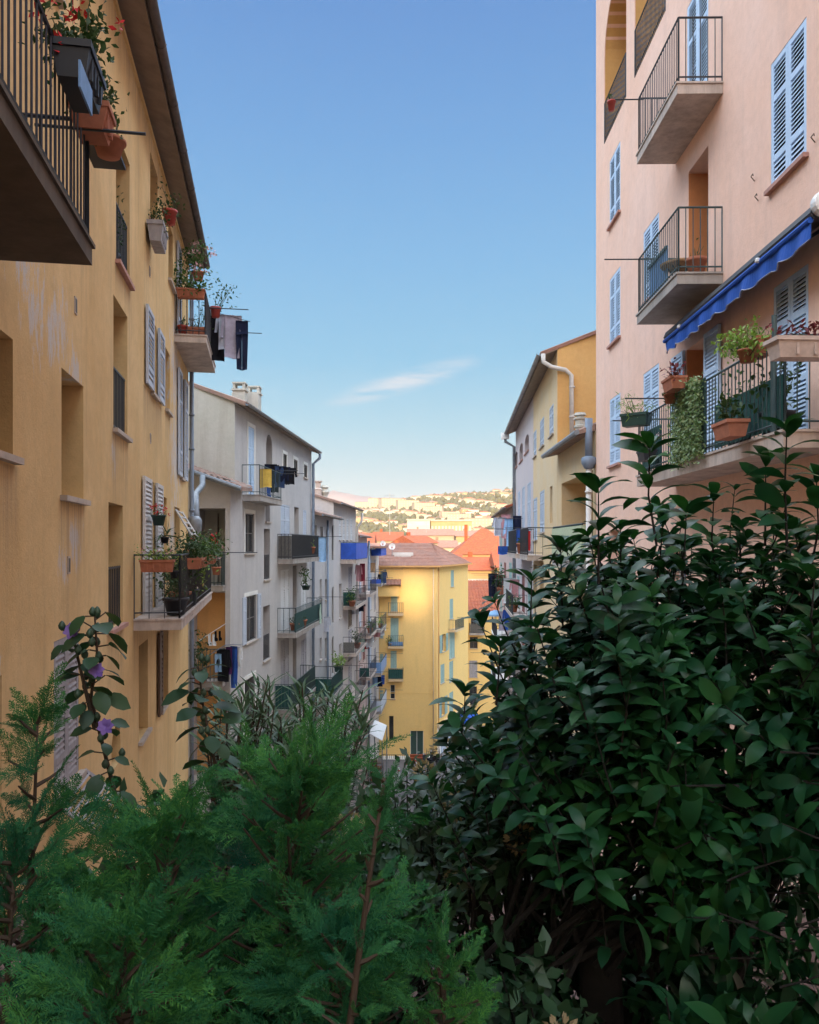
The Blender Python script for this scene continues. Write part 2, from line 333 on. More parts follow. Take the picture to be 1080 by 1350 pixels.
def dup(src, loc, rz=0.0, label=None, group=None, scale=1.0, parent=None):
    c = src.copy(); C.objects.link(c); WL[c.name] = Vector(loc)
    if parent is None:
        c.location = loc; c.rotation_euler = (0, 0, rz); c.scale = (scale,) * 3
    else: c.parent = parent
    if label: c['label'] = label
    if group: c['group'] = group
    for k in src.children: dup(k, (0, 0, 0), parent=c)
    return c
def at_px(px, py, y): return ((px - CX) / FPX * y, y, (HY - py) / FPX * y)      # the point at distance y seen in column px, row py
# ------------------------------------------------------------------ wall planes
class Pl:
    """a vertical wall plane: at(u, z, off) with u along the wall, off out of it"""
    def __init__(s, ox, oy, dx, dy, side):
        s.ox, s.oy, s.dx, s.dy = ox, oy, dx, dy
        l = math.hypot(dx, dy); s.nx, s.ny = side * dy / l, -side * dx / l; s.l = l
    def at(s, u, z, off=0.0):
        return Vector((s.ox + s.dx * u + s.nx * off, s.oy + s.dy * u + s.ny * off, z))
    def U(s, px, off=0.0):
        r = (px - CX) / FPX
        return (r * (s.oy + s.ny * off) - s.ox - s.nx * off) / (s.dx - r * s.dy)
    def Z(s, py, u, off=0.0): return (HY - py) / FPX * (s.oy + s.dy * u + s.ny * off)
    def pt(s, px, py, off=0.0):
        u = s.U(px, off); return s.at(u, s.Z(py, u, off), off)
    def rect(s, pxa, pya, pxb, pyb):                       # top height read at pxa, bottom height at pxb
        ua, ub = s.U(pxa), s.U(pxb); zt, zb = s.Z(pya, ua), s.Z(pyb, ub)
        return min(ua, ub), max(ua, ub), zb, zt
    def box(s, mb, ua, ub, za, zb, oa, ob):
        mb.hexa([s.at(ua, za, oa), s.at(ub, za, oa), s.at(ub, za, ob), s.at(ua, za, ob), s.at(ua, zb, oa), s.at(ub, zb, oa), s.at(ub, zb, ob), s.at(ua, zb, ob)])
def shutter_mb(pl, ua, ub, za, zb, o0, th=0.04, pitch=0.06, panels=(0.0, 0.30, 0.78, 1.0), mb=None):
    """one louvred leaf: stiles, rails and tilted slats"""
    mb = mb or MB(); w = ub - ua; st = min(0.07, w * 0.16); h = zb - za
    pl.box(mb, ua, ua + st, za, zb, o0, o0 + th); pl.box(mb, ub - st, ub, za, zb, o0, o0 + th)
    rz = [za + h * (1 - p) for p in panels]
    rails = []
    for i, z in enumerate(rz):
        a, b = (z - st, z) if i == 0 else ((z, z + st) if i == len(rz) - 1 else (z - st / 2, z + st / 2))
        pl.box(mb, ua + st, ub - st, a, b, o0 + 0.002, o0 + th - 0.002); rails.append((a, b))
    for (a0, _), (_, b1) in zip(rails[:-1], rails[1:]):
        n = max(2, int((a0 - b1) / pitch)); p = (a0 - b1) / n
        for k in range(n):
            z = b1 + (k + 0.5) * p; hh = p * (0.43 if pitch < .054 else .56)
            q = [(z - hh - 0.006, o0 + th - 0.004), (z - hh + 0.006, o0 + th - 0.004), (z + hh + 0.006, o0 + 0.006), (z + hh - 0.006, o0 + 0.006)]
            mb.hexa([pl.at(ua + st, q[0][0], q[0][1]), pl.at(ub - st, q[0][0], q[0][1]), pl.at(ub - st, q[3][0], q[3][1]), pl.at(ua + st, q[3][0], q[3][1]),
                     pl.at(ua + st, q[1][0], q[1][1]), pl.at(ub - st, q[1][0], q[1][1]), pl.at(ub - st, q[2][0], q[2][1]), pl.at(ua + st, q[2][0], q[2][1])])
    return mb
class Face:
    def __init__(s, b, pl, u0, u1, z0, z1): s.b, s.pl, s.u0, s.u1, s.z0, s.z1, s.op = b, pl, u0, u1, z0, z1, []
    def hole(s, r, depth, arch=0.0): s.op.append((*r, depth, arch))
    def win(s, r, depth=0.22, frame='frame', pane='glass', sill='sill', shut=None, smat='shutblue', pitch=0.06, sw=None, name='window', grille=None, panels=(0.0, 0.30, 0.78, 1.0), bars=2, arch=0.0):
        ua, ub, za, zb = r; pl = s.pl; b = s.b
        if ub - ua < 0.06: ub = ua + 0.06
        if shut == 'closed': depth = 0.07
        s.hole((ua, ub, za, zb), depth, arch)
        mb = MB(); t = 0.05; o0, o1 = -depth - 0.03, -depth + 0.03
        if shut == 'closed': o0, o1 = -0.10, -0.055
        pl.box(mb, ua, ua + t, za, zb, o0, o1); pl.box(mb, ub - t, ub, za, zb, o0, o1)
        pl.box(mb, ua + t, ub - t, za, za + t, o0, o1); pl.box(mb, ua + t, ub - t, zb - t, zb, o0, o1)
        um = (ua + ub) / 2
        if ub - ua > 0.5: pl.box(mb, um - t / 2, um + t / 2, za + t, zb - t, o0 + .004, o1 - .004)
        for k in range(1, bars):
            z = za + (zb - za) * k / bars; pl.box(mb, ua + t, um - t / 2 if ub - ua > .5 else ub - t, z - .015, z + .015, o0 + .008, o1 - .008)
            if ub - ua > .5: pl.box(mb, um + t / 2, ub - t, z - .015, z + .015, o0 + .008, o1 - .008)
        w = mb.build(name, M[frame], b)
        p = MB(); o = (o0 + o1) / 2; pl.box(p, ua + t * .6, ub - t * .6, za + t * .6, zb - t * .6, o - .006, o + .006); p.build('pane', M[pane], w)
        if sill:
            q = MB(); pl.box(q, ua - .06, ub + .06, za - .055, za - .001, -depth + .034, .07); q.build('sill', M[sill], w)
        if shut == 'closed':
            shutter_mb(pl, ua + .004, um - .003, za + .004, zb - .004, -.045, .042, pitch, panels).build('shutter', M[smat], w)
            shutter_mb(pl, um + .003, ub - .004, za + .004, zb - .004, -.045, .042, pitch, panels).build('shutter', M[smat], w)
        elif shut in ('open', 'near', 'far'):
            lw = sw or (ub - ua) / 2
            if shut != 'far': shutter_mb(pl, ua - lw - .02, ua - .02, za, zb, .025, .042, pitch, panels).build('shutter', M[smat], w)
            if shut != 'near': shutter_mb(pl, ub + .02, ub + lw + .02, za, zb, .025, .042, pitch, panels).build('shutter', M[smat], w)
        if grille:
            g = MB(); n = max(2, int((ub - ua) / .12))
            zt = zb if grille == 'full' else za + min(0.95, (zb - za) * .5)
            for k in range(n + 1):
                u = ua + .03 + (ub - ua - .06) * k / n; pl.box(g, u - .008, u + .008, za + .02, zt - .02, -.05, -.034)
            for z in (za + .06, zt - .04): pl.box(g, ua, ub, z - .012, z + .012, -.053, -.031)
            g.build('grille', M['iron'], w)
        return w
    def build(s, mb):
        pl = s.pl; us = sorted({s.u0, s.u1, *[x for o in s.op for x in o[:2]]}); zs = sorted({s.z0, s.z1, *[x for o in s.op for x in o[2:4]]})
        us = [u for u in us if s.u0 <= u <= s.u1]; zs = [z for z in zs if s.z0 <= z <= s.z1]
        for a, b_ in zip(us[:-1], us[1:]):
            run = None
            for c, d in zip(zs[:-1], zs[1:]):
                mu, mz = (a + b_) / 2, (c + d) / 2
                if any(o[0] < mu < o[1] and o[2] < mz < o[3] for o in s.op):
                    if run: mb.face([pl.at(a, run[0]), pl.at(b_, run[0]), pl.at(b_, run[1]), pl.at(a, run[1])]); run = None
                else: run = (run[0], d) if run else (c, d)
            if run: mb.face([pl.at(a, run[0]), pl.at(b_, run[0]), pl.at(b_, run[1]), pl.at(a, run[1])])
        for (a, b_, c, d, dep, arch) in s.op:
            if arch > 0:
                n = 12; cu = (a + b_) / 2; hw = (b_ - a) / 2
                arc = [(cu - hw * math.cos(math.pi * k / n), d - arch + arch * math.sin(math.pi * k / n)) for k in range(n + 1)]
                for (u1, z1), (u2, z2) in zip(arc[:-1], arc[1:]):
                    mb.face([pl.at(u1, z1), pl.at(u2, z2), pl.at(u2, d), pl.at(u1, d)])
                    mb.face([pl.at(u1, z1), pl.at(u2, z2), pl.at(u2, z2, -dep), pl.at(u1, z1, -dep)])
                top = d - arch
            else:
                top = d; mb.face([pl.at(a, d), pl.at(b_, d), pl.at(b_, d, -dep), pl.at(a, d, -dep)])
            mb.face([pl.at(a, c), pl.at(b_, c), pl.at(b_, c, -dep), pl.at(a, c, -dep)])
            mb.face([pl.at(a, c), pl.at(a, top), pl.at(a, top, -dep), pl.at(a, c, -dep)])
            mb.face([pl.at(b_, c), pl.at(b_, top), pl.at(b_, top, -dep), pl.at(b_, c, -dep)])
def railing_mb(pl, ua, ub, z0, h, d, sp=0.12, r=0.008, ends=True, mb=None, rr=0.016, o0=0.0):
    """iron balustrade round a balcony: two ends and the street side"""
    mb = mb or MB(); e = 0.03
    segs = [((ua + e, d - e), (ub - e, d - e))]
    if ends: segs += [((ua + e, o0), (ua + e, d - e)), ((ub - e, o0), (ub - e, d - e))]
    for (u1, o1), (u2, o2) in segs:
        A, B = pl.at(u1, z0, o1), pl.at(u2, z0, o2); L = (B - A).length; n = max(1, int(L / sp))
        for z, q in ((h, rr), (0.09, rr * .8)):
            mb.tube([A + Vector((0, 0, z)), B + Vector((0, 0, z))], q, 6)
        for k in range(n + 1):
            p = A.lerp(B, k / n); post = k in (0, n)
            mb.tube([p, p + Vector((0, 0, h))], rr if post else r, 4 if not post else 6, False)
    return mb
def balcony(b, pl, ua, ub, z, d, h=0.95, th=0.13, slab='slabpink', iron='iron', sp=0.12, r=0.008, screen=None, rods=(), lip=True, o0=0.0, rr=0.016):
    mb = MB(); pl.box(mb, ua, ub, z - th, z, o0 + .001, d)
    if lip: pl.box(mb, ua - .02, ub + .02, z + .001, z + .03, o0 + .002, d + .02)
    s = mb.build('balcony', M[slab], b)
    railing_mb(pl, ua, ub, z + .03, h, d, sp, r, o0=o0, rr=rr).build('railing', M[iron], s)
    if screen:
        q = MB(); e = 0.06 if len(screen) < 4 else -.012
        if screen[1] in ('front', 'both'): pl.box(q, ua + e, ub - e, z + .06, z + h * screen[2], d - e - .02, d - e - .005)
        if screen[1] in ('near', 'both'): pl.box(q, ua + e - .005, ua + e + .01, z + .06, z + h * screen[2], .02, d - e - .025)
        q.build('screen', M[screen[0]], s)
    for (u, oa, ob, dz) in rods:
        q = MB(); q.tube([pl.at(u, z + h + dz, oa), pl.at(u, z + h + dz, ob)], 0.012, 6); q.build('drying_rod', M['iron'], s)
    return s
def corrugated(mb, A, B, up, pitch=0.21, amp=0.045, rows=1):
    """barrel tile surface from eave line A-B rising by vector up"""
    A, B, up = Vector(A), Vector(B), Vector(up); L = (B - A).length; n = max(2, int(L / pitch)); k = 6
    nrm = (B - A).cross(up).normalized()
    if nrm.z < 0: nrm = -nrm
    m = n * k; P = []
    for j in range(rows + 1):
        for side in ((0, 1) if 0 < j < rows else ((1,) if j == 0 else (0,))):
            lift = -0.018 if side == 0 and rows > 1 else 0.0
            for i in range(m + 1):
                t = i / m; w = abs(math.sin(math.pi * n * t)) ** 0.7
                P.append(A + (B - A) * t + up * (j / rows) + nrm * (amp * w + lift))
    rws = len(P) // (m + 1)
    F = [(r_ * (m + 1) + i, r_ * (m + 1) + i + 1, (r_ + 1) * (m + 1) + i + 1, (r_ + 1) * (m + 1) + i) for r_ in range(rws - 1) for i in range(m)]
    mb.raw(P, F)
    for i in range(m):                                     # closed eave ends of the tiles
        mb.face([P[i], P[i + 1], A + (B - A) * ((i + 1) / m) - nrm * .012, A + (B - A) * (i / m) - nrm * .012])
def pitched_roof(b, pl, ua, ub, ze, D, slope=0.36, ov=0.5, mat='tile', gutter=True, ends=0.12, soffit='soffit', pitch=0.21, rows=1, gmat='zinc', gr=0.065):
    ridge = ze + slope * D / 2; zo = ze - slope * ov
    A, B = pl.at(ua - ends, zo + .10, ov), pl.at(ub + ends, zo + .10, ov)
    mb = MB(); corrugated(mb, A, B, pl.at(0, ridge + .10, -D / 2) - pl.at(0, zo + .10, ov), pitch, rows=rows)
    A2, B2 = pl.at(ua - ends, zo + .10, -D - ov), pl.at(ub + ends, zo + .10, -D - ov)
    R1, R2 = pl.at(ua - ends, ridge + .10, -D / 2), pl.at(ub + ends, ridge + .10, -D / 2)
    mb.face([A2, B2, R2, R1])
    for k in (ua - ends, ub + ends):                       # verge thickness
        mb.face([pl.at(k, zo, ov), pl.at(k, zo + .115, ov), pl.at(k, ridge + .115, -D / 2), pl.at(k, ridge, -D / 2)])
        mb.face([pl.at(k, zo, -D - ov), pl.at(k, zo + .1, -D - ov), pl.at(k, ridge + .1, -D / 2), pl.at(k, ridge, -D / 2)])
    mb.tube([R1 + Vector((0, 0, .03)), R2 + Vector((0, 0, .03))], .11, 8)
    ro = mb.build('roof', M[mat], b)
    s = MB(); s.hexa([pl.at(ua - ends + .01, zo - .02, ov - .02), pl.at(ub + ends - .01, zo - .02, ov - .02), pl.at(ub + ends - .01, ze + .0 - .005, -.05), pl.at(ua - ends + .01, ze - .005, -.05),
                      pl.at(ua - ends + .01, zo + .06, ov - .02), pl.at(ub + ends - .01, zo + .06, ov - .02), pl.at(ub + ends - .01, ze + .09, -.05), pl.at(ua - ends + .01, ze + .09, -.05)])
    s.build('soffit', M[soffit], ro)
    if gutter:
        g = MB(); n = 8; L = (B - A).length; m = max(1, int(L / 1.6))
        for i in range(m):
            ring = []
            for t in (i / m, (i + 1) / m):
                base = A.lerp(B, t) + (pl.at(0, 0, .06) - pl.at(0, 0, 0)) + Vector((0, 0, -.03))
                o = pl.at(0, 0, 1) - pl.at(0, 0, 0)
                ring.append([base + o * (gr * math.cos(a)) + Vector((0, 0, -gr * math.sin(a))) for a in [math.pi * k / n for k in range(n + 1)]])
            for k in range(n): g.face([ring[0][k], ring[0][k + 1], ring[1][k + 1], ring[1][k]])
            g.tube([ring[0][k] - (Vector((0, 0, .004))) for k in range(n + 1)], .012, 4)
        g.build('gutter', M[gmat], ro)
    return ro
def body(b, pl, ua, ub, z0, ze, D, faces, mat, slope=0.36, extra=None, name='wall', near=True, far=True):
    mb = MB()
    for f in faces: f.build(mb)
    zr = ze + slope * D / 2
    for u, on in ((ua, near), (ub, far)):
        if on: mb.face([pl.at(u, z0), pl.at(u, z0, -D), pl.at(u, ze, -D), pl.at(u, zr, -D / 2), pl.at(u, ze)])
    mb.face([pl.at(ua, z0, -D), pl.at(ub, z0, -D), pl.at(ub, ze, -D), pl.at(ua, ze, -D)])
    if extra: extra(mb)
    return mb.build(name, M[mat], b)
def pipe(b, pts, r, mat, name='downpipe', collars=()):
    mb = MB(); mb.tube(pts, r, 10)
    for c in collars: mb.tube([Vector(c) + Vector((0, 0, -.03)), Vector(c) + Vector((0, 0, .03))], r * 1.35, 10)
    return mb.build(name, M[mat], b, True)
# ================================================================== THE SETTING
def gz(y): return -3.0 if y < 7 else (-3.0 - (y - 7) * 16.0 / 39.0 if y < 46 else -19.0)
CREST_Y = -260.0
def shadow_z(y): return -3.4 + (95.0 - y) * TEL            # line under which the street lies in the shade of the hill
# unseen hill added behind the viewer: its crest keeps the evening sun off the street, a made-up hole sends one beam onto the saffron wall
def build_shade_hill():
    mb = MB(); zc = shadow_z(CREST_Y); gx, gzc = 0.35, -4.3 + (73.5 - CREST_Y) * TEL
    xs = sorted({-400, -300, -220, -160, -120, -80, -50, -30, -15, -8, gx - 1.7, gx - .5, gx, gx + .5, gx + 1.7, 8, 15, 30, 50, 80, 120, 160, 220, 300, 400})
    rnd = random.Random(3)
    prof = [(-6, -2.2), (-30, 2.0), (-80, 18.0), (-150, 42.0), (-215, 62.0), (CREST_Y, None), (-300, 60.0), (-400, 10), (-480, -22)]
    P = []
    for (y, z) in prof:
        row = []
        for x in xs:
            if z is None:
                q = zc + (0 if abs(x) < 60 else rnd.uniform(-1, 2) + (abs(x) - 60) * -0.03)
                if abs(x - gx) < .6: q = gzc - 1.5
                row.append((x, y, q))
            else: row.append((x, y, z + (rnd.uniform(-1.2, 1.2) if z > 1 and abs(x) > 6 else 0)))
        P.append(row)
    for a, b in zip(P[:-1], P[1:]):
        for i in range(len(xs) - 1): mb.face([a[i], a[i + 1], b[i + 1], b[i]])
    mb.box(gx - 3.4, gx + 3.4, CREST_Y - 1, CREST_Y + 1, gzc + 1.1, zc + .5)      # slab added over the gap to keep the beam off the roof
    struct(mb.build('hill', M['soil']))  # unseen, added and shaped to block the sun
build_shade_hill()
def build_ground():
    m, t, b = newmat('paving')
    v = obj_coord(t); br = nd(t, 'ShaderNodeTexBrick'); br.inputs['Scale'].default_value = 2.2; br.inputs['Mortar Size'].default_value = .012
    br.inputs['Color1'].default_value = (0.17, 0.10, 0.088, 1); br.inputs['Color2'].default_value = (0.20, 0.12, 0.105, 1); br.inputs['Mortar'].default_value = (0.09, 0.07, 0.065, 1)
    t.links.new(v, br.inputs['Vector']); t.links.new(mixc(t, ramp(t, noise(t, v, 1.3, 6), .4, .75), br.outputs['Color'], (0.12, 0.085, 0.075)), b.inputs['Base Color']); b.inputs['Roughness'].default_value = .9
    M['paving'] = m
    mb = MB(); mb.face([(-14, -6, -2.2), (14, -6, -2.2), (14, 4.0, -2.25), (-14, 4.0, -2.25)]); mb.face([(-14, 4.0, -2.25), (14, 4.0, -2.25), (14, 4.01, -3.0), (-14, 4.01, -3.0)])
    struct(mb.build('garden_bed', M['soil']))
    mb = MB(); mb.face([(-14, 4.0, -3.0), (14, 4.0, -3.0), (14, 7, -3.0), (-14, 7, -3.0)]); struct(mb.build('terrace', M['paving']))
    mb = MB(); n = 90
    for i in range(n):                                      # the long flight of steps down to the street
        y0, y1 = 7 + 39 * i / n, 7 + 39 * (i + 1) / n; z0, z1 = -3 - 16 * i / n, -3 - 16 * (i + 1) / n
        mb.face([(-14, y0, z0), (14, y0, z0), (14, y0, z1), (-14, y0, z1)]); mb.face([(-14, y0, z1), (14, y0, z1), (14, y1, z1), (-14, y1, z1)])
    struct(mb.build('steps', simple('worn_stone', (0.33, 0.29, 0.28), .9, .4, 2, bmp=.3)))
    mb = MB(); mb.face([(-14, 46, -19), (30, 46, -19), (40, 90, -19), (-30, 90, -19)])
    struct(mb.build('street', simple('asphalt', (0.16, 0.145, 0.145), .85, .3, 1.5, bmp=.3)))
    mb = MB(); mb.face([(-2400, 88, -19.1), (2400, 88, -19.1), (2400, 2500, -19.1), (-2400, 2500, -19.1)])
    mb.face([(-2400, -480, -22.0), (2400, -480, -22.0), (2400, 88, -22.0), (-2400, 88, -22.0)])
    struct(mb.build('ground', simple('town_ground', (0.30, 0.24, 0.17), .95, .4, .02)))
build_ground()
# ================================================================== LEFT ROW
A = Pl(-2.02, 0, -0.176, 1, 1)
def ochre_house():
    b = thing('apartment_building', 'ochre rendered apartment building with deep set windows, nearest on the left side', 'apartment building', (-3.6, 8, -3))
    f = Face(b, A, -4.0, 21.5, -9.5, 7.42)
    f.win(A.rect(-60, 385, 17, 603), .42, 'framedark')
    f.win(A.rect(82.5, 485, 80, 651)[:0] or (A.U(81), A.U(110), .49, 1.755), .46, 'framedark')
    f.win((A.U(149.5), A.U(168), 1.55, 3.33), .42, 'framedark', grille='low')
    f.win((A.U(153), A.U(171), 3.85, 5.65), .42, 'framedark', sill='sillpink', grille='low')
    f.win((A.U(143), A.U(162), -1.1, .55), .42, 'framedark', sill='sillpink', grille='low')
    f.win((A.U(199), A.U(206), 2.70, 4.02), .22, 'frame', shut='open', smat='shutgrey', sw=.78, pitch=.07)
    f.win((A.U(218), A.U(224), 2.75, 4.0), .25, 'framedark')
    f.win((A.U(237.5), A.U(241), 1.60, 4.05), .25, 'frame', shut='open', smat='shutgrey', sw=.72, pitch=.07)
    f.win((A.U(198), A.U(208), 5.75, 6.9), .3, 'framedark', sill='sillpink')
    f.win((A.U(222), A.U(228), 5.55, 6.75), .3, 'framedark')
    f.win((A.U(236), A.U(240.5), 4.66, 6.85), .25, 'framedark', shut='near', smat='shutgrey', sw=.7, pitch=.07)
    f.win((A.U(196), A.U(203), -1.16, 1.12), .22, 'frame', shut='open', smat='shutwhite', sw=.85, pitch=.07)
    f.win((A.U(215), A.U(220), -.2, .95), .25, 'framedark')
    f.win((A.U(230), A.U(237), -1.16, .85), .25, 'frame')
    f.win((A.U(71), A.U(104), -2.45, -.93), .25, 'framedark', shut='closed', smat='shutold', pitch=.055)
    f.win((A.U(-40), A.U(2), -2.6, -1.0), .3, 'framedark')
    f.win((A.U(183), A.U(195), -3.15, -1.62), .22, 'framedark')
    f.win((A.U(211), A.U(222), -3.2, -1.65), .22, 'framedark', shut='near', smat='shutbrown', sw=.5, pitch=.08)
    f.win((A.U(147), A.U(159), -3.0, -2.44), .3, 'framedark', sill=None, arch=.3, bars=1)
    f.win((5.0, 5.95, 2.25, 4.4), .3, 'framedark', sill=None)                 # door behind the near balcony
    f.win((3.2, 4.2, 3.0, 4.4), .3, 'framedark')
    f.win((A.U(60), A.U(76), 5.3, 6.8), .35, 'framedark')
    f.win((A.U(105), A.U(118), 5.4, 6.85), .35, 'framedark', sill='sillpink')
    body(b, A, -4.0, 21.5, -9.5, 7.42, 9.0, [f], 'ochre')
    pitched_roof(b, A, -4.0, 21.4, 7.42, 9.0, .36, .42, 'tile', gmat='claydark', gr=.075, soffit='soffit')
    # small vents
    for (px, py) in ((99, 403), (90, 745), (198, 578), (197, 358)):
        mb = MB(); u = A.U(px); z = A.Z(py, u); A.box(mb, u - .05, u + .05, z - .09, z + .09, .001, .012); v = mb.build('vent', M['sill'], b)
        q = MB(); A.box(q, u - .03, u + .03, z - .07, z + .07, .0125, .016); q.build('vent_grille', M['framedark'], v)
    # cornice strip under the eaves
    mb = MB(); A.box(mb, -4, 21.45, 7.22, 7.30, .001, .035); mb.build('moulding', M['ochre'], b)
    # balcony just above the viewer
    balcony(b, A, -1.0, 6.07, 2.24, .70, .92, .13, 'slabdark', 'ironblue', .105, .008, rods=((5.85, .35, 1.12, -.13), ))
    # upper corner balcony
    balcony(b, A, 18.2, 21.42, 4.66, .69, 1.0, .15, 'slabpink', 'iron', .11, .01, rods=((21.0, .6, 1.9, -.16), (18.9, .6, 1.6, -.16)))
    # long planted balcony
    balcony(b, A, 12.54, 19.7, -1.17, .71, .98, .15, 'slabpink', 'iron', .17, .007, screen=None, rods=((19.5, .6, 1.8, 0.0),))
    # tilted out shutter flap beside the downpipe
    fl = MB(); p1, p2 = A.pt(229, 658), A.pt(236, 655)
    u1, u2 = A.U(229.5), A.U(238)
    S = 0.9
    mbs = MB()
    for k in range(9):
        t = k / 8; o = .04 + .62 * t; z = .75 - 1.0 * t
        mbs.tube([A.at(u1, z, o), A.at(u2, z, o)], .02, 4)
    mbs.tube([A.at(u1, .78, .03), A.at(u1, -.28, .68)], .025, 4); mbs.tube([A.at(u2, .78, .03), A.at(u2, -.28, .68)], .025, 4)
    mbs.build('shutter_flap', M['shutwhite'], b)
    mbs = MB(); u1, u2 = A.U(68), A.U(106)                 # the lower leaf of the closed shutter, propped out
    for k in range(11):
        t = k / 10; o = .05 + .42 * t; z = -2.47 - .33 * t
        mbs.tube([A.at(u1, z, o), A.at(u2, z, o)], .016, 4)
    mbs.tube([A.at(u1, -2.46, .04), A.at(u1, -2.82, .49)], .024, 4); mbs.tube([A.at(u2, -2.46, .04), A.at(u2, -2.82, .49)], .024, 4)
    mbs.build('shutter_flap', M['shutold'], b)
    # downpipe on the corner
    x = A.at(21.42, 0, .09)
    pipe(b, [(x.x, x.y, 7.1), (x.x, x.y, -9)], .055, 'pipeblue', collars=[(x.x, x.y, z) for z in (5.9, 3.4, 2.5, .9)])
    mb = MB(); mb.lathe([(.07, -.5), (.17, -.3), (.2, -.05), (.2, .1), (.12, .2)], 10, (x.x + .06, x.y + .05, .55)); mb.build('hopper_head', M['zinc'], b, True)
    pipe(b, [at_px(267, 628, 24.2), at_px(267, 640, 24.0), at_px(258, 651, 22.8), (x.x + .1, x.y + .1, .72)], .085, 'zinc', 'rainwater_elbow')
    mb = MB(); A.box(mb, 5.95, A.U(196), 3.02, 3.07, .72, .76); mb.tube([A.at(4.0, 3.0, .74), A.at(9.6, 3.0, .74)], .014, 6); 
    return b
ochre_house()
L2 = Pl(-7.15, 0, 0.06, 1, 1)
L2A = Pl(-6.9, 0, 0.06, 1, 1)
def fr(y): return Pl(0, y, 1, 0, 1)                        # wall facing the viewer: u = X  (normal -Y)
def grey_house():
    b = thing('apartment_building', 'pale grey apartment building with laundry balconies, second on the left side', 'apartment building', (-6, 33, -13))
    Y0, Y1, ze = 26.15, 39.8, 4.56
    f = Face(b, L2, Y0, Y1, -16, ze)
    R = L2.rect
    f.win(R(327, 561, 335, 657), .10, 'shutblue', 'glassblue', None, shut='closed', smat='shutblue', pitch=.07)
    uu = (L2.U(351), L2.U(359)); f.win((uu[0], uu[1], 2.2, 4.15), .4, 'framedark', sill=None, arch=.45, bars=1)
    for (a, c) in ((373, 378), (387, 392.2), (400.5, 405)):
        ua, ub = L2.U(a), L2.U(c); f.win((ua, ub, 3.12, 3.72), .05, 'framedark', bars=1)
    f.win(R(323, 676, 335, 729), .08, 'frame', grille='full'); f.win(R(323, 787, 338, 842), .08, 'frame', shut='open', sw=.45, smat='shutgrey', grille='full')
    f.win(R(322, 898, 336, 960), .2, 'frame', grille='full')
    f.win(R(348, 697, 356, 763), .3, 'frame', sill='sill', grille='low'); f.win(R(347, 800, 356, 867), .3, 'frame', grille='low'); f.win(R(346, 902, 353, 960), .3, 'frame')
    f.win(R(350, 660, 356, 688), .3, 'woodred', bars=1)
    f.win(R(370, 664, 382, 734), .15, 'frame', sill=None, shut='closed', smat='shutgrey', pitch=.08); f.win(R(388, 668, 394, 720), .25, 'frame'); f.win(R(399.5, 672, 404, 716), .12, 'frame', shut='closed', smat='shutgrey', pitch=.08)
    for yt, yb in ((752, 832), (845, 925)):
        f.win(R(370, yt, 381, yb), .12, 'frame', sill=None, shut='closed', smat='shutwhite' if yt < 800 else 'shutold', pitch=.09)
        f.win(R(386, yt - 6, 391, yb - 14), .25, 'framedark', sill=None)
        f.win(R(397, yt, 404, yb - 26), .12, 'frame', None or 'glass', shut='closed', smat='shutwhite' if yt < 800 else 'shutold', pitch=.09)
    for (pa, pt, pb, po) in ((323, 676, 335, 729), (323, 787, 338, 842), (322, 898, 336, 960), (327, 561, 335, 657), (373, 592, 378, 602.5), (387, 600, 392.2, 609.5), (400.5, 608, 405, 617)):
        a_, b_, z0_, z1_ = R(pa, pt, pb, po)
        if pa in (373, 387, 400.5): z0_, z1_ = 3.12, 3.72
        q = MB(); w_ = .13
        L2.box(q, a_ - w_, a_ - .001, z0_ - .02, z1_ + w_, .001, .02); L2.box(q, b_ + .001, b_ + w_, z0_ - .02, z1_ + w_, .001, .02); L2.box(q, a_, b_, z1_ + .001, z1_ + w_, .001, .019); q.build('surround', M['white'], b)
    body(b, L2, Y0, Y1, -16, ze, 9.0, [f], 'grey', near=False)
    # gable end towards the viewer
    g = fr(Y0); mb = MB(); x0 = L2.at(Y0, 0).x
    mb.face([(x0, Y0, -16), (x0, Y0, ze), (x0 - 4.5, Y0, ze + 1.62), (x0 - 9, Y0, ze), (x0 - 9, Y0, -16)]); mb.build('gable_wall', M['beige'], b)
    ro = pitched_roof(b, L2, Y0, Y1, ze, 9.0, .36, .38, 'tile', ends=.1)
    for i, (px, py) in enumerate(((316.5, 505), (335.5, 510))):  # chimneys
        y = 27.3 + i * 1.0; X = (px - CX) / FPX * y; zt = (HY - py) / FPX * y; zb = ze + 0.15
        mb = MB(); mb.box(X - .2, X + .2, y - .2, y + .2, zb, zt - .28); mb.box(X - .24, X + .24, y - .24, y + .24, zt - .28, zt - .22)
        for sx in (-1, 1):
            for sy in (-1, 1): mb.box(X + sx * .16 - .04, X + sx * .16 + .04, y + sy * .16 - .04, y + sy * .16 + .04, zt - .22, zt - .05)
        mb.box(X - .22, X + .22, y - .22, y + .22, zt - .05, zt); mb.build('chimney', M['beige'], ro)
    x0, y0 = (326 - CX) / FPX * 28.3, 28.2; mb = MB(); mb.box(x0 - .45, x0 + .45, y0 - .3, y0 + .3, ze, (HY - 520) / FPX * 28.3); mb.build('chimney', M['beige'], ro)
    # balconies on the street front
    balcony(b, L2, 27.0, 30.3, L2.Z(655, 27.8) , .62, .98, .18, 'concrete', 'irongreen', .2, .009, rods=((30.1, .55, 1.5, 0), (28.9, .55, 1.5, 0)))
    balcony(b, L2, 32.3, 38.6, -.60, .62, .98, .16, 'concrete', 'iron', .13, .012, screen=('reed', 'both', .97), rods=((38.3, .5, 1.7, 0),))
    balcony(b, L2, 32.3, 38.6, -3.52, .75, .98, .16, 'concrete', 'irongreen', .2, .009, screen=('netgreen', 'front', .8), rods=((38.3, .6, 1.9, 0.1),))
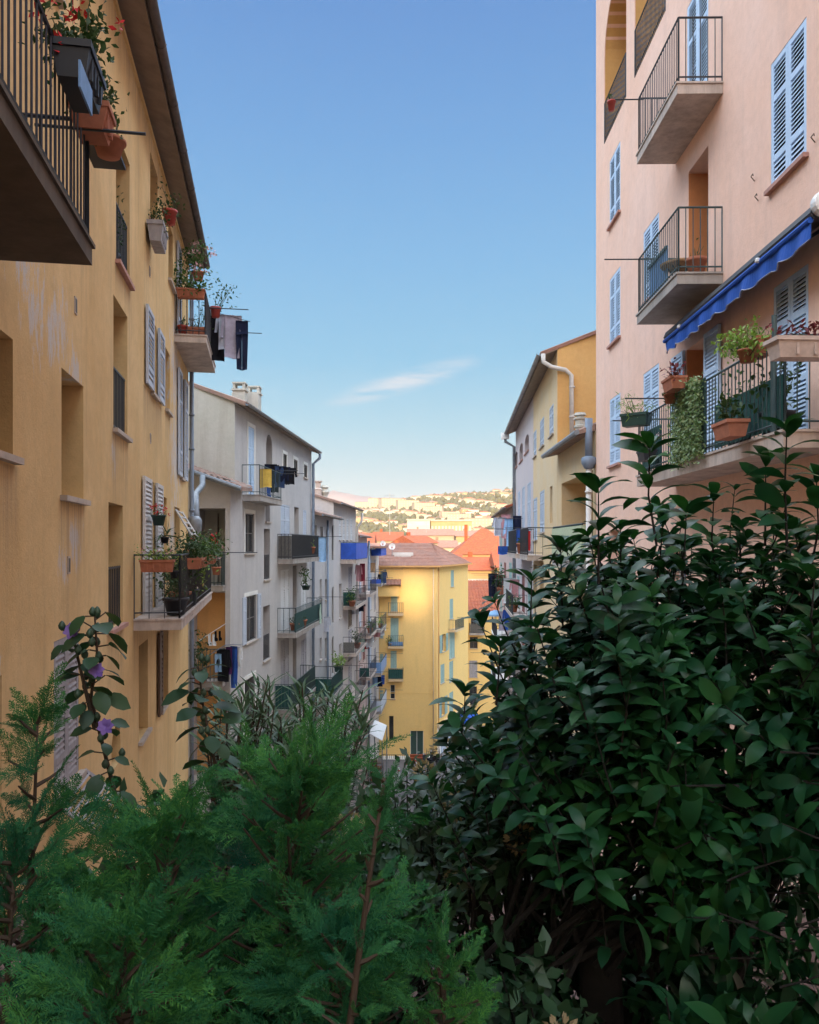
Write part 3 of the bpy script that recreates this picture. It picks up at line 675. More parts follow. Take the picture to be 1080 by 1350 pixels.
    balcony(b, L2, 31.8, 37.0, -6.45, .70, .98, .16, 'concrete', 'irongreen', .13, .012, screen=('netgreen', 'both', .98), rods=((36.8, .6, 1.8, 0.0),))
    # the stair tower with stacked loggias
    ya = 24.75; xa = L2A.at(ya, 0).x; F2 = fr(ya)
    ft = Face(b, F2, xa - 3.2, xa, -16, 1.95)
    for (zt, zb) in ((1.10, -1.25), (-1.45, -4.1), (-4.4, -7.0)): ft.hole((F2.U(255), F2.U(297), zb, zt), 1.5 if zt > 1 else .45)
    fs = Face(b, L2A, ya, 26.12, -16, 1.95 + .0)
    mb = MB(); ft.build(mb); fs.build(mb)
    mb.face([L2A.at(26.12, -16), L2A.at(26.12, 1.95), L2.at(26.2, 1.95), L2.at(26.2, -16)])
    mb.build('wall', M['grey'], b)
    mb = MB()
    for (zt, zb, k) in ((1.10, -1.25, 0), (-1.45, -4.1, 1), (-4.4, -7.0, 2)):
        F2.box(mb, F2.U(255), F2.U(297), zb, zt, *((-1.56, -1.5) if k == 0 else (-.51, -.45)))
    mb.build('loggia_wall', M['tan'], b)
    d = MB(); F2.box(d, F2.U(256), F2.U(272), -1.2, .95, -1.49, -1.44); d.build('door', M['glass'], b)
    d = MB(); F2.box(d, F2.U(272.5), F2.U(275), -1.2, 1.0, -1.49, -1.40); d.build('door_frame', M['woodred'], b)
    for z in (-1.25, -4.1): balcony(b, F2, F2.U(254), F2.U(297), z, .35, .95, .14, 'concrete', 'irongreen', .11, .012, screen=('awnhood', 'front', .0) if 0 else None)
    # its little tiled roof and gutter elbow
    mb = MB(); e1, e2 = Vector((xa - 3.1, ya - .35, 2.95)), Vector((xa + .40, ya - .35, 1.72))
    corrugated(mb, e1, e2, Vector((0, 1.75, .12)), .2, .04)
    mb.raw([e1 + Vector((0, 0, -.12)), e2 + Vector((0, 0, -.12)), e2 + Vector((0, 1.75, -.02)), e1 + Vector((0, 1.75, -.02)), e1, e2, e2 + Vector((0, 1.75, .1)), e1 + Vector((0, 1.75, .1))], [(0, 1, 2, 3), (0, 1, 5, 4), (1, 2, 6, 5)])
    mb.build('canopy_roof', M['tile'], b)
    mb = MB(); mb.tube([e1 + Vector((0, -.07, -.06)), e2 + Vector((0, -.07, -.06))], .07, 8); mb.build('gutter', M['zinc'], b)
    mb = MB(); mb.face([(xa - 3.2, ya, 1.95), (xa, ya, 1.95), (xa, ya, 1.82), (xa - 3.2, ya, 2.95)]); mb.build('wall_head', M['grey'], b)
    pd = L2.at(39.6, 0, .12); e = L2.at(39.75, 0, .42)
    pipe(b, [(e.x, e.y, 4.4), (e.x, e.y, 4.2), (pd.x, pd.y, 3.9), (pd.x, pd.y, -15)], .07, 'pipeblue')
    return b
grey_house()
def cream_house():
    b = thing('apartment_building', 'narrow cream building with twin chimney pots, third on the left side', 'apartment building', (-4, 47, -16))
    R = L2.rect; f = Face(b, L2, 39.8, 46.8, -19.2, 1.55); f2 = Face(b, L2, 46.8, 57.0, -19.2, 2.45)
    for (a, c, t_, o) in ((414, 418, 692, 726), (422.5, 426, 694, 726), (430, 433, 698, 727)): f.win(R(a, t_, c, o), .2, 'frame', pane='glassblue', grille=None)
    for yt in (764, 842): 
        for a in (421.5, 428.5): f.win(R(a, yt, a + 2.8, yt + 26), .25, 'frame')
    for yt in (692, 774, 840): f.win(R(437.5, yt, 441, yt + 46), .3, 'framedark', arch=.3, sill=None)
    for a in (447, 452, 457, 462): f2.win(R(a, 684, a + 2.6, 712), .12, 'frame', shut='closed', smat='shutwhite', pitch=.12)
    for yt in (770, 850): f2.win(R(447, yt, 450.5, yt + 44), .2, 'frame')
    for yt in (748, 790, 832, 880): f2.win(R(459, yt, 464, yt + 34), .15, 'frame', shut='closed', smat='shutbrown' if yt == 790 else 'shutold', pitch=.14)
    body(b, L2, 39.8, 46.8, -19.2, 1.55, 9, [f], 'grey', near=False); body(b, L2, 46.8, 57.0, -19.2, 2.45, 9, [f2], 'cream')
    pitched_roof(b, L2, 39.85, 46.7, 1.55, 9, .3, .5, 'tile', ends=0.0); ro = pitched_roof(b, L2, 46.8, 57.0, 2.45, 9, .3, .45, 'tile')
    for i, (px, py) in enumerate(((419.5, 634), (428.5, 640))):
        y = 47.6 + .3 * i; X = (px - CX) / FPX * y; zt = (HY - py) / FPX * y
        mb = MB(); mb.lathe([(.20, 2.5 - zt), (.20, -.55), (.24, -.5), (.15, -.42), (.17, -.1), (.25, -.06), (.25, 0)] if i == 0 else [(.16, 2.5 - zt), (.16, -.6), (.26, -.4), (.14, -.2), (.26, -.12), (.18, 0)], 10, (X, y, zt)); mb.build('chimney', M['terrawhite'] if i == 0 else M['beige'], ro, False)
    pd = L2.at(56.6, 0, .14); pipe(b, [(pd.x + .35, pd.y, 2.2), (pd.x + .3, pd.y, 1.6), (pd.x, pd.y, 1.2), (pd.x, pd.y, -18)], .08, 'pipewhite')
    pd = L2.at(44.0, 0, .12); pipe(b, [(pd.x, pd.y, 1.3), (pd.x, pd.y, -12)], .06, 'pipeblue')
    balcony(b, L2, 40.6, 44.4, -7.6, .9, .98, .16, 'concrete', 'irongreen', .2, .01, screen=('netgreen', 'both', .95), rods=((44.2, .8, 2.0, .1),))
    balcony(b, L2, 49.6, 55.6, -.95, .95, 1.05, .2, 'slabpink', 'irongreen', .16, .014, screen=('bluetarp', 'both', 1.0, 'outside'))
    for z, sc in ((-3.85, ('netgreen', 'near', .9)), (-6.75, ('reed', 'near', .7)), (-9.7, None)): balcony(b, L2, 50.6, 56.4, z, .8, 1.0, .18, 'slabpink', 'iron', .26, .009, screen=sc, rods=((51.0, .7, 1.9, .1), (55.5, .7, 2.4, .1)))
    return b
cream_house()
def rose_house():
    b = thing('apartment_building', 'low rose tinted building with small roof balcony box, fourth on the left side', 'apartment building', (-3, 64, -19))
    R = L2.rect; f = Face(b, L2, 57.0, 64.0, -19.2, .6); f2 = Face(b, L2, 64.0, 73.4, -19.2, -.25)
    for yt in (752, 795, 838, 882):
        for a in (473.5, 478.5): f.win(R(a, yt, a + 3, yt + 30), .15, 'frame', shut='closed', smat='shutgrey' if a < 475 else 'woodred', pitch=.14)
    for yt in (738, 776, 815, 856, 905):
        for a in (487.0, 493.0): f2.win(R(a, yt, a + 2.8, yt + 27), .15, 'frame', shut='closed', smat='shutgrey' if a < 490 else 'shutold', pitch=.14)
    body(b, L2, 57.0, 64.0, -19.2, .6, 9, [f], 'rose'); body(b, L2, 64.0, 73.4, -19.2, -.25, 9, [f2], 'cream')
    pitched_roof(b, L2, 57.1, 64.0, .6, 9, .28, .3, 'tilepink'); pitched_roof(b, L2, 64.1, 73.4, -.25, 9, .28, .4, 'tilepink')
    for z, sc in ((-3.6, None), (-6.6, ('reed', 'front', .8)), (-9.6, ('netgreen', 'near', .7)), (-12.8, None)): balcony(b, L2, 59.0, 63.4, z, .8, 1.0, .18, 'slabpink', 'iron', .3, .01, screen=sc, rods=((62.0, .7, 2.2, .1),))
    for z, sc in ((-3.2, ('bluetarp', 'near', .4, 'outside')), (-6.9, None), (-10.4, ('planterblue', 'both', .9, 'outside')), (-13.5, ('shutgrey', 'both', .9, 'outside'))): balcony(b, L2, 66.0, 71.0, z, .9, 1.0, .18, 'concrete', 'irongreen', .3, .01, screen=sc, rods=((70.0, .8, 2.4, .1),))
    mb = MB(); L2.box(mb, 66.0, 70.8, -.9, -.3, .1, .9); mb.build('awning', M['bluetarp'], b)
    mb = MB(); L2.box(mb, 64.6, 71.5, -.28, -.12, .05, 1.0); mb.build('canopy_roof', M['tilepink'], b)
    pd = L2.at(64.0, 0, .14); pipe(b, [(pd.x, pd.y, .3), (pd.x, pd.y, -18)], .09, 'pipeblue')
    return b
rose_house()
# ================================================================== THE YELLOW CORNER HOUSE closing the street
YF = fr(73.5); YR = Pl(2.45 - .35 * 73.5, 0, .35, 1, 1)
def saffron_house():
    b = thing('corner_building', 'tall saffron yellow corner building with green shutters closing off the street', 'apartment building', (1, 76, -19))
    ze = -1.9; xl, xr = YF.U(500), 2.45; yr = 83.6
    f = Face(b, YF, xl, xr, -19.2, ze); g = Face(b, YR, 73.5, yr, -19.2, ze)
    def R(pl, a, t, c, o): return pl.rect(a, t, c, o)
    sh = dict(depth=.12, frame='shutgreen', sill='sill', shut='closed', smat='shutgreen', pitch=.13)
    for (a, t, c, o) in ((515.5, 782, 524, 806), (515, 815, 525.5, 850), (515, 858, 523, 881)): f.win(R(YF, a, t, c, o), **sh)
    for (t, o) in ((820, 841), (862, 885), (910, 929)): f.win(R(YF, 500.8, t, 505.5, o), **sh)
    f.win(R(YF, 514.5, 903, 521, 922), .25, 'frame')
    f.win(R(YF, 513, 944, 519, 976), .3, 'framedark', sill=None, name='door', bars=1)
    f.win(R(YF, 541, 963.5, 558.5, 1000), .15, 'frame', pane='plantergreen', sill=None, name='door', bars=1)
    for (a, t, c, o) in ((594.5, 752, 598.5, 773), (593, 790, 597.5, 815), (592.5, 833, 599.5, 866), (592.5, 873, 597.5, 897), (592.5, 914, 597.5, 938), (581, 877, 586, 899)): g.win(R(YR, a, t, c, o), **sh)
    for (a, t, c, o) in ((582.5, 837, 587.5, 858), (581.5, 921, 586, 942)): g.win(R(YR, a, t, c, o), .25, 'frame', shut='open', smat='shutgreen', pitch=.13, sw=.7)
    # flat hatches of the shop front
    zc0, zc1 = YR.Z(957, YR.U(578)), YR.Z(928, YR.U(617))
    body(b, YR, 73.5, yr, -19.2, ze, 8, [g], 'saffron', near=False, slope=.0)
    mb = MB(); f.build(mb); mb.face([(xl, 73.5, -19.2), (xl, 73.5, ze), (xl, 82, ze), (xl, 82, -19.2)]); mb.build('wall', M['saffron'], b)
    mb = MB()                                               # plain shop front below the cornice
    mb.hexa([YR.at(73.7, -19.1, .002), YR.at(yr, -19.1, .002), YR.at(yr, -19.1, .03), YR.at(73.7, -19.1, .03), YR.at(73.7, -16.35, .002), YR.at(yr, -16.35, .002), YR.at(yr, -16.35, .03), YR.at(73.7, -16.35, .03)])
    s = mb.build('shop_front', M['white'], b)
    q = MB(); YR.box(q, 73.5, yr, -16.35, -16.15, .002, .22); YR.box(q, 73.5, yr, -16.45, -16.35, .032, .12); q.build('cornice', M['lemon'], b)
    q = MB()
    for (ua, ub) in ((74.6, 76.0), (76.8, 78.4)): YR.box(q, ua, ub, -19.0, -17.0, .031, .06)
    q.build('shop_shutter', M['shutgrey'], s)
    q = MB(); q.hexa([YR.at(80.0, -17.2, .03), YR.at(83.4, -17.2, .03), YR.at(83.4, -17.7, 1.2), YR.at(80.0, -17.7, 1.2), YR.at(80.0, -16.6, .03), YR.at(83.4, -16.6, .03), YR.at(83.4, -17.3, 1.2), YR.at(80.0, -17.3, 1.2)]); q.build('awning', M['blue'], b)
    q = MB(); YF.box(q, xl, xr, -13.35, -13.28, .001, .03); q.build('moulding', M['saffron'], b)
    # hipped tile roof
    P0, P1, P2, P3 = Vector((xl - .1, 73.2, ze)), Vector((xr + .3, 73.2, ze)), YR.at(yr + .2, ze, .35), Vector((xl - .1, yr + .2, ze))
    R0, R1 = Vector((xl - .1, 78.6, .12)), Vector((2.1, 79.2, .12))
    mb = MB(); 
    def slope(a, b_, c, d, n=44, m=7):
        V = []
        for j in range(m + 1):
            for k in ((0, 1) if 0 < j < m else (0,)):
                for i in range(n * 4 + 1):
                    t = i / (n * 4); p = a.lerp(b_, t).lerp(d.lerp(c, t), j / m); p = p + Vector((0, 0, .06 * abs(math.sin(math.pi * n * t)) + (.03 if k else 0))); V.append(p)
        w = n * 4 + 1; mb.raw(V, [(r * w + i, r * w + i + 1, (r + 1) * w + i + 1, (r + 1) * w + i) for r in range(len(V) // w - 1) for i in range(w - 1)])
    slope(P0, P1, R1, R0); slope(P1, P2, R1, R1, 40); mb.face([P2, P3, R0, R1]); mb.face([P0, P1, P2, P3])
    ro = mb.build('roof', M['tilepink'], b)
    q = MB(); q.box(xl - .15, xr + .32, 73.08, 73.22, ze - .12, ze + .02); YR.box(q, 73.3, yr + .1, ze - .12, ze + .02, .34, .46); q.build('gutter', M['tan'], ro)
    q = MB(); q.box(-1.6 + .05, .35, 75.6, 75.8, -1.55, -.72); q.box(-1.4, .15, 75.3, 75.6, -1.5, -.9); q.build('dormer', M['cream'], ro)
    # cantilevered balconies
    for i, (yp, sc) in enumerate(((811, None), (854, ('planterblue', 'both', .45)), (897, ('netgreen', 'both', .95)))):
        z = YF.Z(yp - 2.5, 0); balcony(b, YF, YF.U(512), YF.U(532), z, .65, .95, .17, 'lemon', 'irongreen', .15, .012, screen=sc, rods=((YF.U(530.5), .3, 1.6, .15),) if i else ())
    zz = YR.Z(829, YR.U(597)); balcony(b, YR, YR.U(591), YR.U(603), zz, .7, .95, .17, 'lemon', 'irongreen', .12, .014)
    for px in (571.5, 578.5): p = YF.pt(px, 900) if px < 576 else YR.pt(px, 900); pipe(b, [(p.x, p.y - .1, ze - .15), (p.x, p.y - .1, -18.9)], .055, 'tan' if px > 575 else 'lemon')
    q = MB(); q.hexa([YF.at(YF.U(516), -14.9, .02), YF.at(YF.U(520), -14.9, .02), YF.at(YF.U(524.5), -14.2, .9), YF.at(YF.U(520), -14.2, .9)] + [YF.at(YF.U(516), -12.9, .02), YF.at(YF.U(520), -12.9, .02), YF.at(YF.U(524.5), -13.4, .9), YF.at(YF.U(520), -13.4, .9)])
    # small lower wing on the left
    w = Face(b, fr(72.6), fr(72.6).U(499), fr(72.6).U(512), -3.6, -3.5)
    mb = MB(); xa, xb = fr(72.9).U(497), fr(72.9).U(526.5); mb.hexa([(xa, 72.7, -4.6), (xb, 72.7, -4.6), (xb, 73.49, -4.6), (xa, 73.49, -4.6), (xa, 72.7, -3.6), (xb, 72.7, -3.6), (xb, 73.49, -3.6), (xa, 73.49, -3.6)]); mb.build('bay', M['saffron'], b)
    mb = MB(); corrugated(mb, (xa - .1, 72.45, -3.55), (xb + .15, 72.45, -3.55), (0, 1.04, .42), .3, .05); mb.raw([(xa - .1, 72.45, -3.62), (xb + .15, 72.45, -3.62), (xb + .15, 73.49, -3.62), (xa - .1, 73.49, -3.62), (xb + .15, 72.45, -3.5), (xb + .15, 73.49, -3.1)], [(0, 1, 2, 3), (1, 4, 5, 2)]); mb.build('bay_roof', M['tilepink'], b)
    # perron: landing, red tiled steps and railings before the door
    q = MB(); dx0, dx1 = YF.U(539), YF.U(562); zl = YF.Z(1000, 0)
    q.box(dx0, dx1, 71.6, 73.48, -18.95, zl - .02); q.box(dx0 - 2.4, dx0, 72.4, 73.48, -18.95, zl - .9); q.box(dx1, dx1 + 1.0, 72.3, 73.48, -18.95, zl - .5)
    p = q.build('perron', M['white'], b)
    q = MB()
    for k in range(3): q.box(dx0 + .1 - k * .0, dx1 + .1, 70.9 + k * .28, 71.18 + k * .28, -18.96, -18.75 + k * .2)
    q.build('step', M['tileorange'], p)
    railing_mb(YF, dx0 - 2.4, dx0, zl - .4, 1.0, 1.0, .16, .018).build('railing', M['shutbrown'], p); railing_mb(YF, dx1, dx1 + 1.2, zl - .1, 1.0, 1.0, .16, .018).build('railing', M['shutbrown'], p)
    return b
saffron_house()
def red_roof_house():
    pl = fr(86.0); b = thing('house', 'yellow house under a plain rust red roof beside the saffron corner building', 'house', (8, 90, -19))
    xa, xb, ze = pl.U(612), pl.U(668), -7.0
    f = Face(b, pl, xa, xb, -19.2, ze); R = pl.rect
    f.win(R(621, 809, 628, 826), .2, 'framedark', sill=None); f.win(R(630, 809, 636, 826), .2, 'frame', sill=None); f.win(R(619.5, 840, 630, 855), .25, 'framedark'); f.win(R(618.8, 871, 629.5, 893), .15, 'framedark', shut='closed', smat='shutold', pitch=.15)
    f.win(R(619, 905, 629, 930), .2, 'framedark')
    mb = MB(); f.build(mb); mb.face([(xa, 86, -19), (xa, 86, ze), (xa, 95, ze + 2.6), (xa, 95, -19)]); mb.face([(xb, 86, -19), (xb, 86, ze), (xb, 95, ze + 2.6), (xb, 95, -19)]); mb.build('wall', M['saffron'], b)
    mb = MB(); corrugated(mb, (xa - .2, 85.5, ze), (xb + .2, 85.5, ze), (0, 9, 2.85), .34, .06, rows=10); mb.face([(xa, 95, ze + 2.6), (xb, 95, ze + 2.6), (xb, 95, -19), (xa, 95, -19)]); mb.face([(xa - .2, 85.5, ze - .05), (xb + .2, 85.5, ze - .05), (xb + .2, 86.1, ze + .1), (xa - .2, 86.1, ze + .1)]); mb.build('roof', M['tileorange'], b)
    balcony(b, pl, pl.U(618.5), pl.U(638), pl.Z(834, 0), .9, 1.0, .18, 'concrete', 'iron', .2, .02, screen=('reed', 'front', .95))
red_roof_house()
# ================================================================== RIGHT ROW
P = Pl(4.62, 0, 0.0139, 1, -1)
def pink_house():
    b = thing('apartment_building', 'tall salmon pink apartment building with pale blue shutters, nearest on the right side', 'apartment building', (5, 12, -4))
    f = Face(b, P, -4, 21.6, -12, 15.8); U = P.U
    s3 = dict(depth=.1, frame='shutblue', sill='sillpink', shut='closed', smat='shutblue', pitch=.052)
    f.win((U(1063.5), U(1016.5), 4.68, 6.33), **s3)
    f.win((U(1066), U(1020), 1.22, 3.36), **{**s3, 'sill': None, 'panels': (0, .25, .62, 1.0)})
    s4 = {**s3, 'pitch': .058}
    for z in (3.53, 6.46, 9.36): f.win((U(818), U(804), z - 1.62, z), **s4)
    for z, h in ((3.53, 1.6), (6.46, 1.5)): f.win((U(869), U(848.5), z - h, z), **s4)
    f.win((U(932.5), U(905.5), 1.22, 3.38), .42, 'frame', 'glassblue', None, shut='open', smat='shutblue', sw=.66, pitch=.058)
    f.win((U(934), U(908), 4.16, 6.42), .45, 'frame', 'glassblue', None)
    f.win((U(934), U(906), 7.06, 9.3), .16, 'shutblue', 'glassblue', None, shut='closed', smat='shutblue', pitch=.058)
    f.win((8.0, 9.0, 7.4, 9.0), **s3)
    f.win((U(1058), U(1046), -1.7, .2), .2, 'shutbrown', 'glass', None, name='door')
    f.win((U(818), U(804), -1.2, .35), .25, 'frame', 'glassblue', 'sillpink')
    f.win((U(905), U(880), -1.6, .1), .25, 'frame', 'glassblue', 'sillpink')
    # two bays of the arched loggia on the top floor
    bays = ((18.42, 20.62, 10.08, 13.35, 1.15), (15.45, 17.7, 10.08, 13.35, 1.15))
    for (a, c, z0, z1, ar) in bays: f.hole((a, c, z0, z1), 1.6, ar)
    body(b, P, -4, 21.6, -12, 15.8, 10, [f], 'pink')
    mb = MB()
    for (a, c, z0, z1, ar) in bays:
        P.box(mb, a - .2, c + .2, z0 - .1, z1 + .2, -1.66, -1.6); P.box(mb, a - .01, a + .004, z0, z1 - ar, -1.6, -.02); P.box(mb, c - .004, c + .01, z0, z1 - ar, -1.6, -.02)
        P.box(mb, a + .005, c - .005, z0 - .02, z0 + .004, -1.6, -.01)
        n_ = 14; cu, hw = (a + c) / 2, (c - a) / 2 - .005; arc = [(cu - hw * math.cos(math.pi * k_ / n_), z1 - ar + (ar - .005) * math.sin(math.pi * k_ / n_)) for k_ in range(n_ + 1)]
        for (u1, q1), (u2, q2) in zip(arc[:-1], arc[1:]): mb.face([P.at(u1, q1, -.02), P.at(u2, q2, -.02), P.at(u2, q2, -1.6), P.at(u1, q1, -1.6)])
    lg = mb.build('loggia_wall', M['mango'], b)
    for (a, c, z0, z1, ar) in bays: railing_mb(P, a, c, z0, 1.0, .03, .09, .007, ends=False).build('railing', M['iron'], lg)
    for (a, c, z0, z1, ar) in bays:                         # wire lattice behind the balusters
        q = MB()
        n = int((c - a) / .13)
        for k in range(-8, n):
            for sgn in (1, -1):
                u1 = a + .13 * k; t0 = max(0, (a - u1) / 1.0); t1 = min(1, (c - u1) / 1.0)
                if t1 > t0:
                    ua, ub = u1 + t0, u1 + t1
                    za, zb = (z0 + .05 + t0 * .95, z0 + .05 + t1 * .95) if sgn > 0 else (z0 + 1.0 - t0 * .95, z0 + 1.0 - t1 * .95)
                    q.tube([P.at(ua, za, -.04), P.at(ub, zb, -.04)], .004, 4, False)
        q.build('lattice', M['shutold'], lg)
    pitched_roof(b, P, -4, 21.5, 15.8, 10, .36, .5, 'tile')
    dark = dict(slab='slabpink', iron='iron')
    balcony(b, P, 12.52, 14.85, 7.05, .70, 1.0, .15, sp=.105, rods=((14.8, .6, 1.2, 0),), **dark)
    balcony(b, P, 12.52, 14.85, 4.14, .70, 1.0, .15, 'concrete', 'irongreen', .105, rods=((14.8, .6, 1.3, .02),))
    balcony(b, P, 8.85, 14.85, 1.22, .70, 1.02, .17, 'slabpink', 'irongreen', .115, screen=('netgreen', 'near', .0001) if 0 else None, rods=((14.8, .6, 1.15, 0.0), (13.1, .6, 1.35, .1), (10.6, -.65, .75, .30)))
    # screens tied behind the long railing
    bl = [o for o in b.children if o.name.startswith('balcony')][-1]
    for (u1, u2, zt) in ((8.95, 11.1, 1.88), (13.6, 14.7, 2.0)): q = MB(); P.box(q, u1, u2, 1.30, zt, .630, .638); q.build('screen', M['netgreen'], bl)
    q = MB()                                                # a heavier post with its bracket in the rail
    q.tube([P.at(9.1, 1.25, .69), P.at(9.1, 2.55, .69)], .03, 8); q.build('post', M['irongreen'], bl); q = MB(); q.tube([P.at(12.2, 1.25, .69), P.at(12.2, 2.3, .69)], .02, 6); q.build('post', M['irongreen'], bl)
    for (u_, z0_, z1_) in ((U(908), 4.2, 6.4), (U(905.5), 1.25, 3.4)): q = MB(); P.box(q, u_ - .006, u_ - .001, z0_, z1_, -.40, -.002); q.build('door_reveal', M['orangewood'], b)
    # awning: dark case, rolled blue cloth, front bar and scalloped valance
    aw = MB(); prof = [(.02, 3.80), (.22, 3.76), (.36, 3.69), (.40, 3.60), (.36, 3.54), (.22, 3.60), (.02, 3.68)]
    ya, yb = 8.88, 14.25
    ra, rb = [P.at(ya, z, o) for o, z in prof], [P.at(yb, z, o) for o, z in prof]; n = len(prof)
    aw.raw(ra + rb, [(k, (k + 1) % n, n + (k + 1) % n, n + k) for k in range(n)] + [tuple(range(n)), tuple(range(2 * n - 1, n - 1, -1))])
    a = aw.build('awning', M['awnhood'], b)
    q = MB(); m = 96; VT, VB = [], []
    for k in range(m + 1):
        t = k / m; y = ya + .03 + (yb - ya - .06) * t; w = .03 * math.sin(t * 61) + .015 * math.sin(t * 23)
        z1 = 3.325 - .035 * abs(math.sin(math.pi * t * 15)) ** .8
        VT.append((P.at(y, 3.56, .365), P.at(y, 3.54, .38))); VB.append((P.at(y, z1, .375 + w), P.at(y, z1, .385 + w)))
    for k in range(m):
        q.hexa([VB[k][0], VB[k + 1][0], VB[k + 1][1], VB[k][1], VT[k][0], VT[k + 1][0], VT[k + 1][1], VT[k][1]])
    q.tube([P.at(ya + .02, 3.53, .385), P.at(yb - .02, 3.53, .385)], .035, 8); q.build('valance', M['blue'], a)
    q = MB()
    for k in range(m): q.tube([VB[k][1] + Vector((-.004, 0, 0)), VB[k + 1][1] + Vector((-.004, 0, 0))], .007, 4, False)
    q.build('piping', M['c_grey'], a)
    for y in (10.2, 13.3): q = MB(); q.lathe([(.02, -.03), (.035, -.015), (.035, .015), (.02, .03)], 8, tuple(P.at(y, 3.54, .425))); q.build('clip', M['plasticwhite'], a)
    for y in (9.2, 13.2): q = MB(); q.tube([P.at(y, 3.6, .02), P.at(y + .3, 3.52, .18), P.at(y + .05, 3.52, .35)], .022, 6); q.build('arm', M['iron'], a)
    c = P.at(8.82, 3.68, .27); q = MB(); q.tube([c + Vector((0, .055, 0)), c, c - Vector((0, .04, 0)), c - Vector((0, .06, 0))], [.13, .135, .12, .05], 18); q.build('end_cap', M['plasticwhite'], a)
    # iron wall hooks beside the big shutters
    for (px, py) in ((1000, 259), (1075, 181), (995, 233)):
        u = U(px); z = P.Z(py, u); q = MB(); q.tube([P.at(u, z - .06, .0), P.at(u, z, .05), P.at(u - .09, z, .06), P.at(u - .1, z - .03, .06)], .007, 5); q.build('wall_hook', M['shutbrown'], b)
    return b
pink_house()
R2 = Pl(3.36, 0, 0.0593, 1, -1)
def mango_house():
    b = thing('apartment_building', 'mango yellow building with swan neck downpipe, second on the right side', 'apartment building', (6, 32, -10))
    Y0, Y1, ze = 27.7, 36.6, 6.62; f = Face(b, R2, Y0, Y1, -18, ze); R = R2.rect
    s = dict(depth=.1, frame='shutgrey', sill='sill', shut='closed', smat='shutgrey', pitch=.09)
    for (a, t, c, o) in ((730, 531, 724.5, 577), (717.5, 548, 712, 592), (707.5, 565, 703.5, 604), (718, 645, 712, 702), (708.5, 655, 702.5, 712)): f.win(R(a, t, c, o), **s)
    f.win(R(728.5, 640, 725, 690), .3, 'shutbrown', 'glass', None, bars=1)
    for (a, t, c, o) in ((717, 741, 711.5, 790), (708, 745, 703.5, 790)): f.win(R(a, t, c, o), .2, 'framedark', 'glass', None)
    body(b, R2, Y0, Y1, -18, ze, 10, [f], 'lemon', near=False)
    x0 = R2.at(Y0, 0).x; mb = MB(); mb.face([(x0, Y0, -18), (x0, Y0, ze), (x0 + 5, Y0, ze + 1.9), (x0 + 10, Y0, ze), (x0 + 10, Y0, -18)]); mb.build('gable_wall', M['mango'], b)
    pitched_roof(b, R2, Y0, Y1 - .02, ze, 10, .38, .55, 'tilepink', ends=.02, soffit='soffit', gr=.08)
    g = R2.at(Y0 - .05, 0, .5); w = Y0 - .13
    pipe(b, [(g.x, w, 6.42), (g.x + .01, w, 6.15), (g.x + .28, w, 5.98), (g.x + .75, w, 5.88), (g.x + .95, w, 5.7), (g.x + .97, w, 2.9)], .075, 'pipewhite', collars=[(g.x + .97, w, z) for z in (5.3, 4.3, 3.3)])
    balcony(b, R2, 32.4, 36.4, -.45, .62, 1.1, .18, 'slabpink', 'iron', .24, .009, rods=((32.6, .5, 1.2, -.05), (36.2, .5, 1.6, .5)))
    # the annex that fills the gap to the pink building
    z0 = 3.0; f2 = Face(b, P, 21.65, Y0, -14, 3.02); f2.hole((22.0, 26.9, -.48, 2.0), 2.2); f2.win((23.0, 24.5, -3.2, -1.0), .3, 'framedark')
    mb = MB(); f2.build(mb); mb.build('annex_wall', M['lemon'], b)
    q = MB(); P.box(q, 21.7, 27.2, -.6, 2.1, -2.26, -2.2); P.box(q, 22.0, 22.006, -.48, 2.0, -2.2, -.03); q.build('loggia_wall', M['mango'], b)
    balcony(b, P, 22.0, 26.95, -.48, .3, 1.02, .2, 'concrete', 'irongreen', .12, .012, screen=('bamboo', 'both', .98, 'outside'), rods=((26.5, .2, 1.9, 0),))
    mb = MB(); e1, e2 = P.at(21.7, 3.03, .42), P.at(27.65, 3.03, .42); corrugated(mb, e1, e2, Vector((2.4, 0, .95)), .21, .045)
    mb.hexa([P.at(21.7, 2.93, .42), P.at(27.65, 2.93, .42), P.at(27.65, 3.03, 0), P.at(21.7, 3.03, 0), P.at(21.7, 3.03, .42), P.at(27.65, 3.03, .42), P.at(27.65, 3.18, 0), P.at(21.7, 3.18, 0)])
    ro = mb.build('annex_roof', M['tile'], b)
    q = MB(); q.tube([P.at(21.7, 2.98, .49), P.at(27.7, 2.98, .49)], .075, 8); q.build('gutter', M['zinc'], ro)
    X, y = (765 - CX) / FPX * 25.5, 25.5; q = MB(); q.lathe([(.15, 3.2), (.15, 3.62), (.19, 3.64), (.19, 3.70), (.15, 3.72), (.15, 3.86), (.2, 3.9), (.2, 3.95), (.12, 3.97), (.12, 4.0), (.2, 4.02), (.16, 4.1)], 12, (X, y, 0)); q.build('chimney', M['beige'], ro)
    a = P.at(21.75, 0, .16)
    q = MB(); q.tube([(a.x, a.y, 3.35), (a.x, a.y, 2.35)], .10, 10); q.lathe([(.1, 2.35), (.2, 2.3), (.2, 2.16), (.12, 2.02), (.08, 2.0)], 10, (a.x, a.y, 0)); q.build('hopper_head', M['pipeblue'], b, True)
    pipe(b, [(a.x, a.y, 2.02), (a.x, a.y, -13)], .075, 'pipewhite', collars=[(a.x, a.y, 1.4)])
    return b
mango_house()
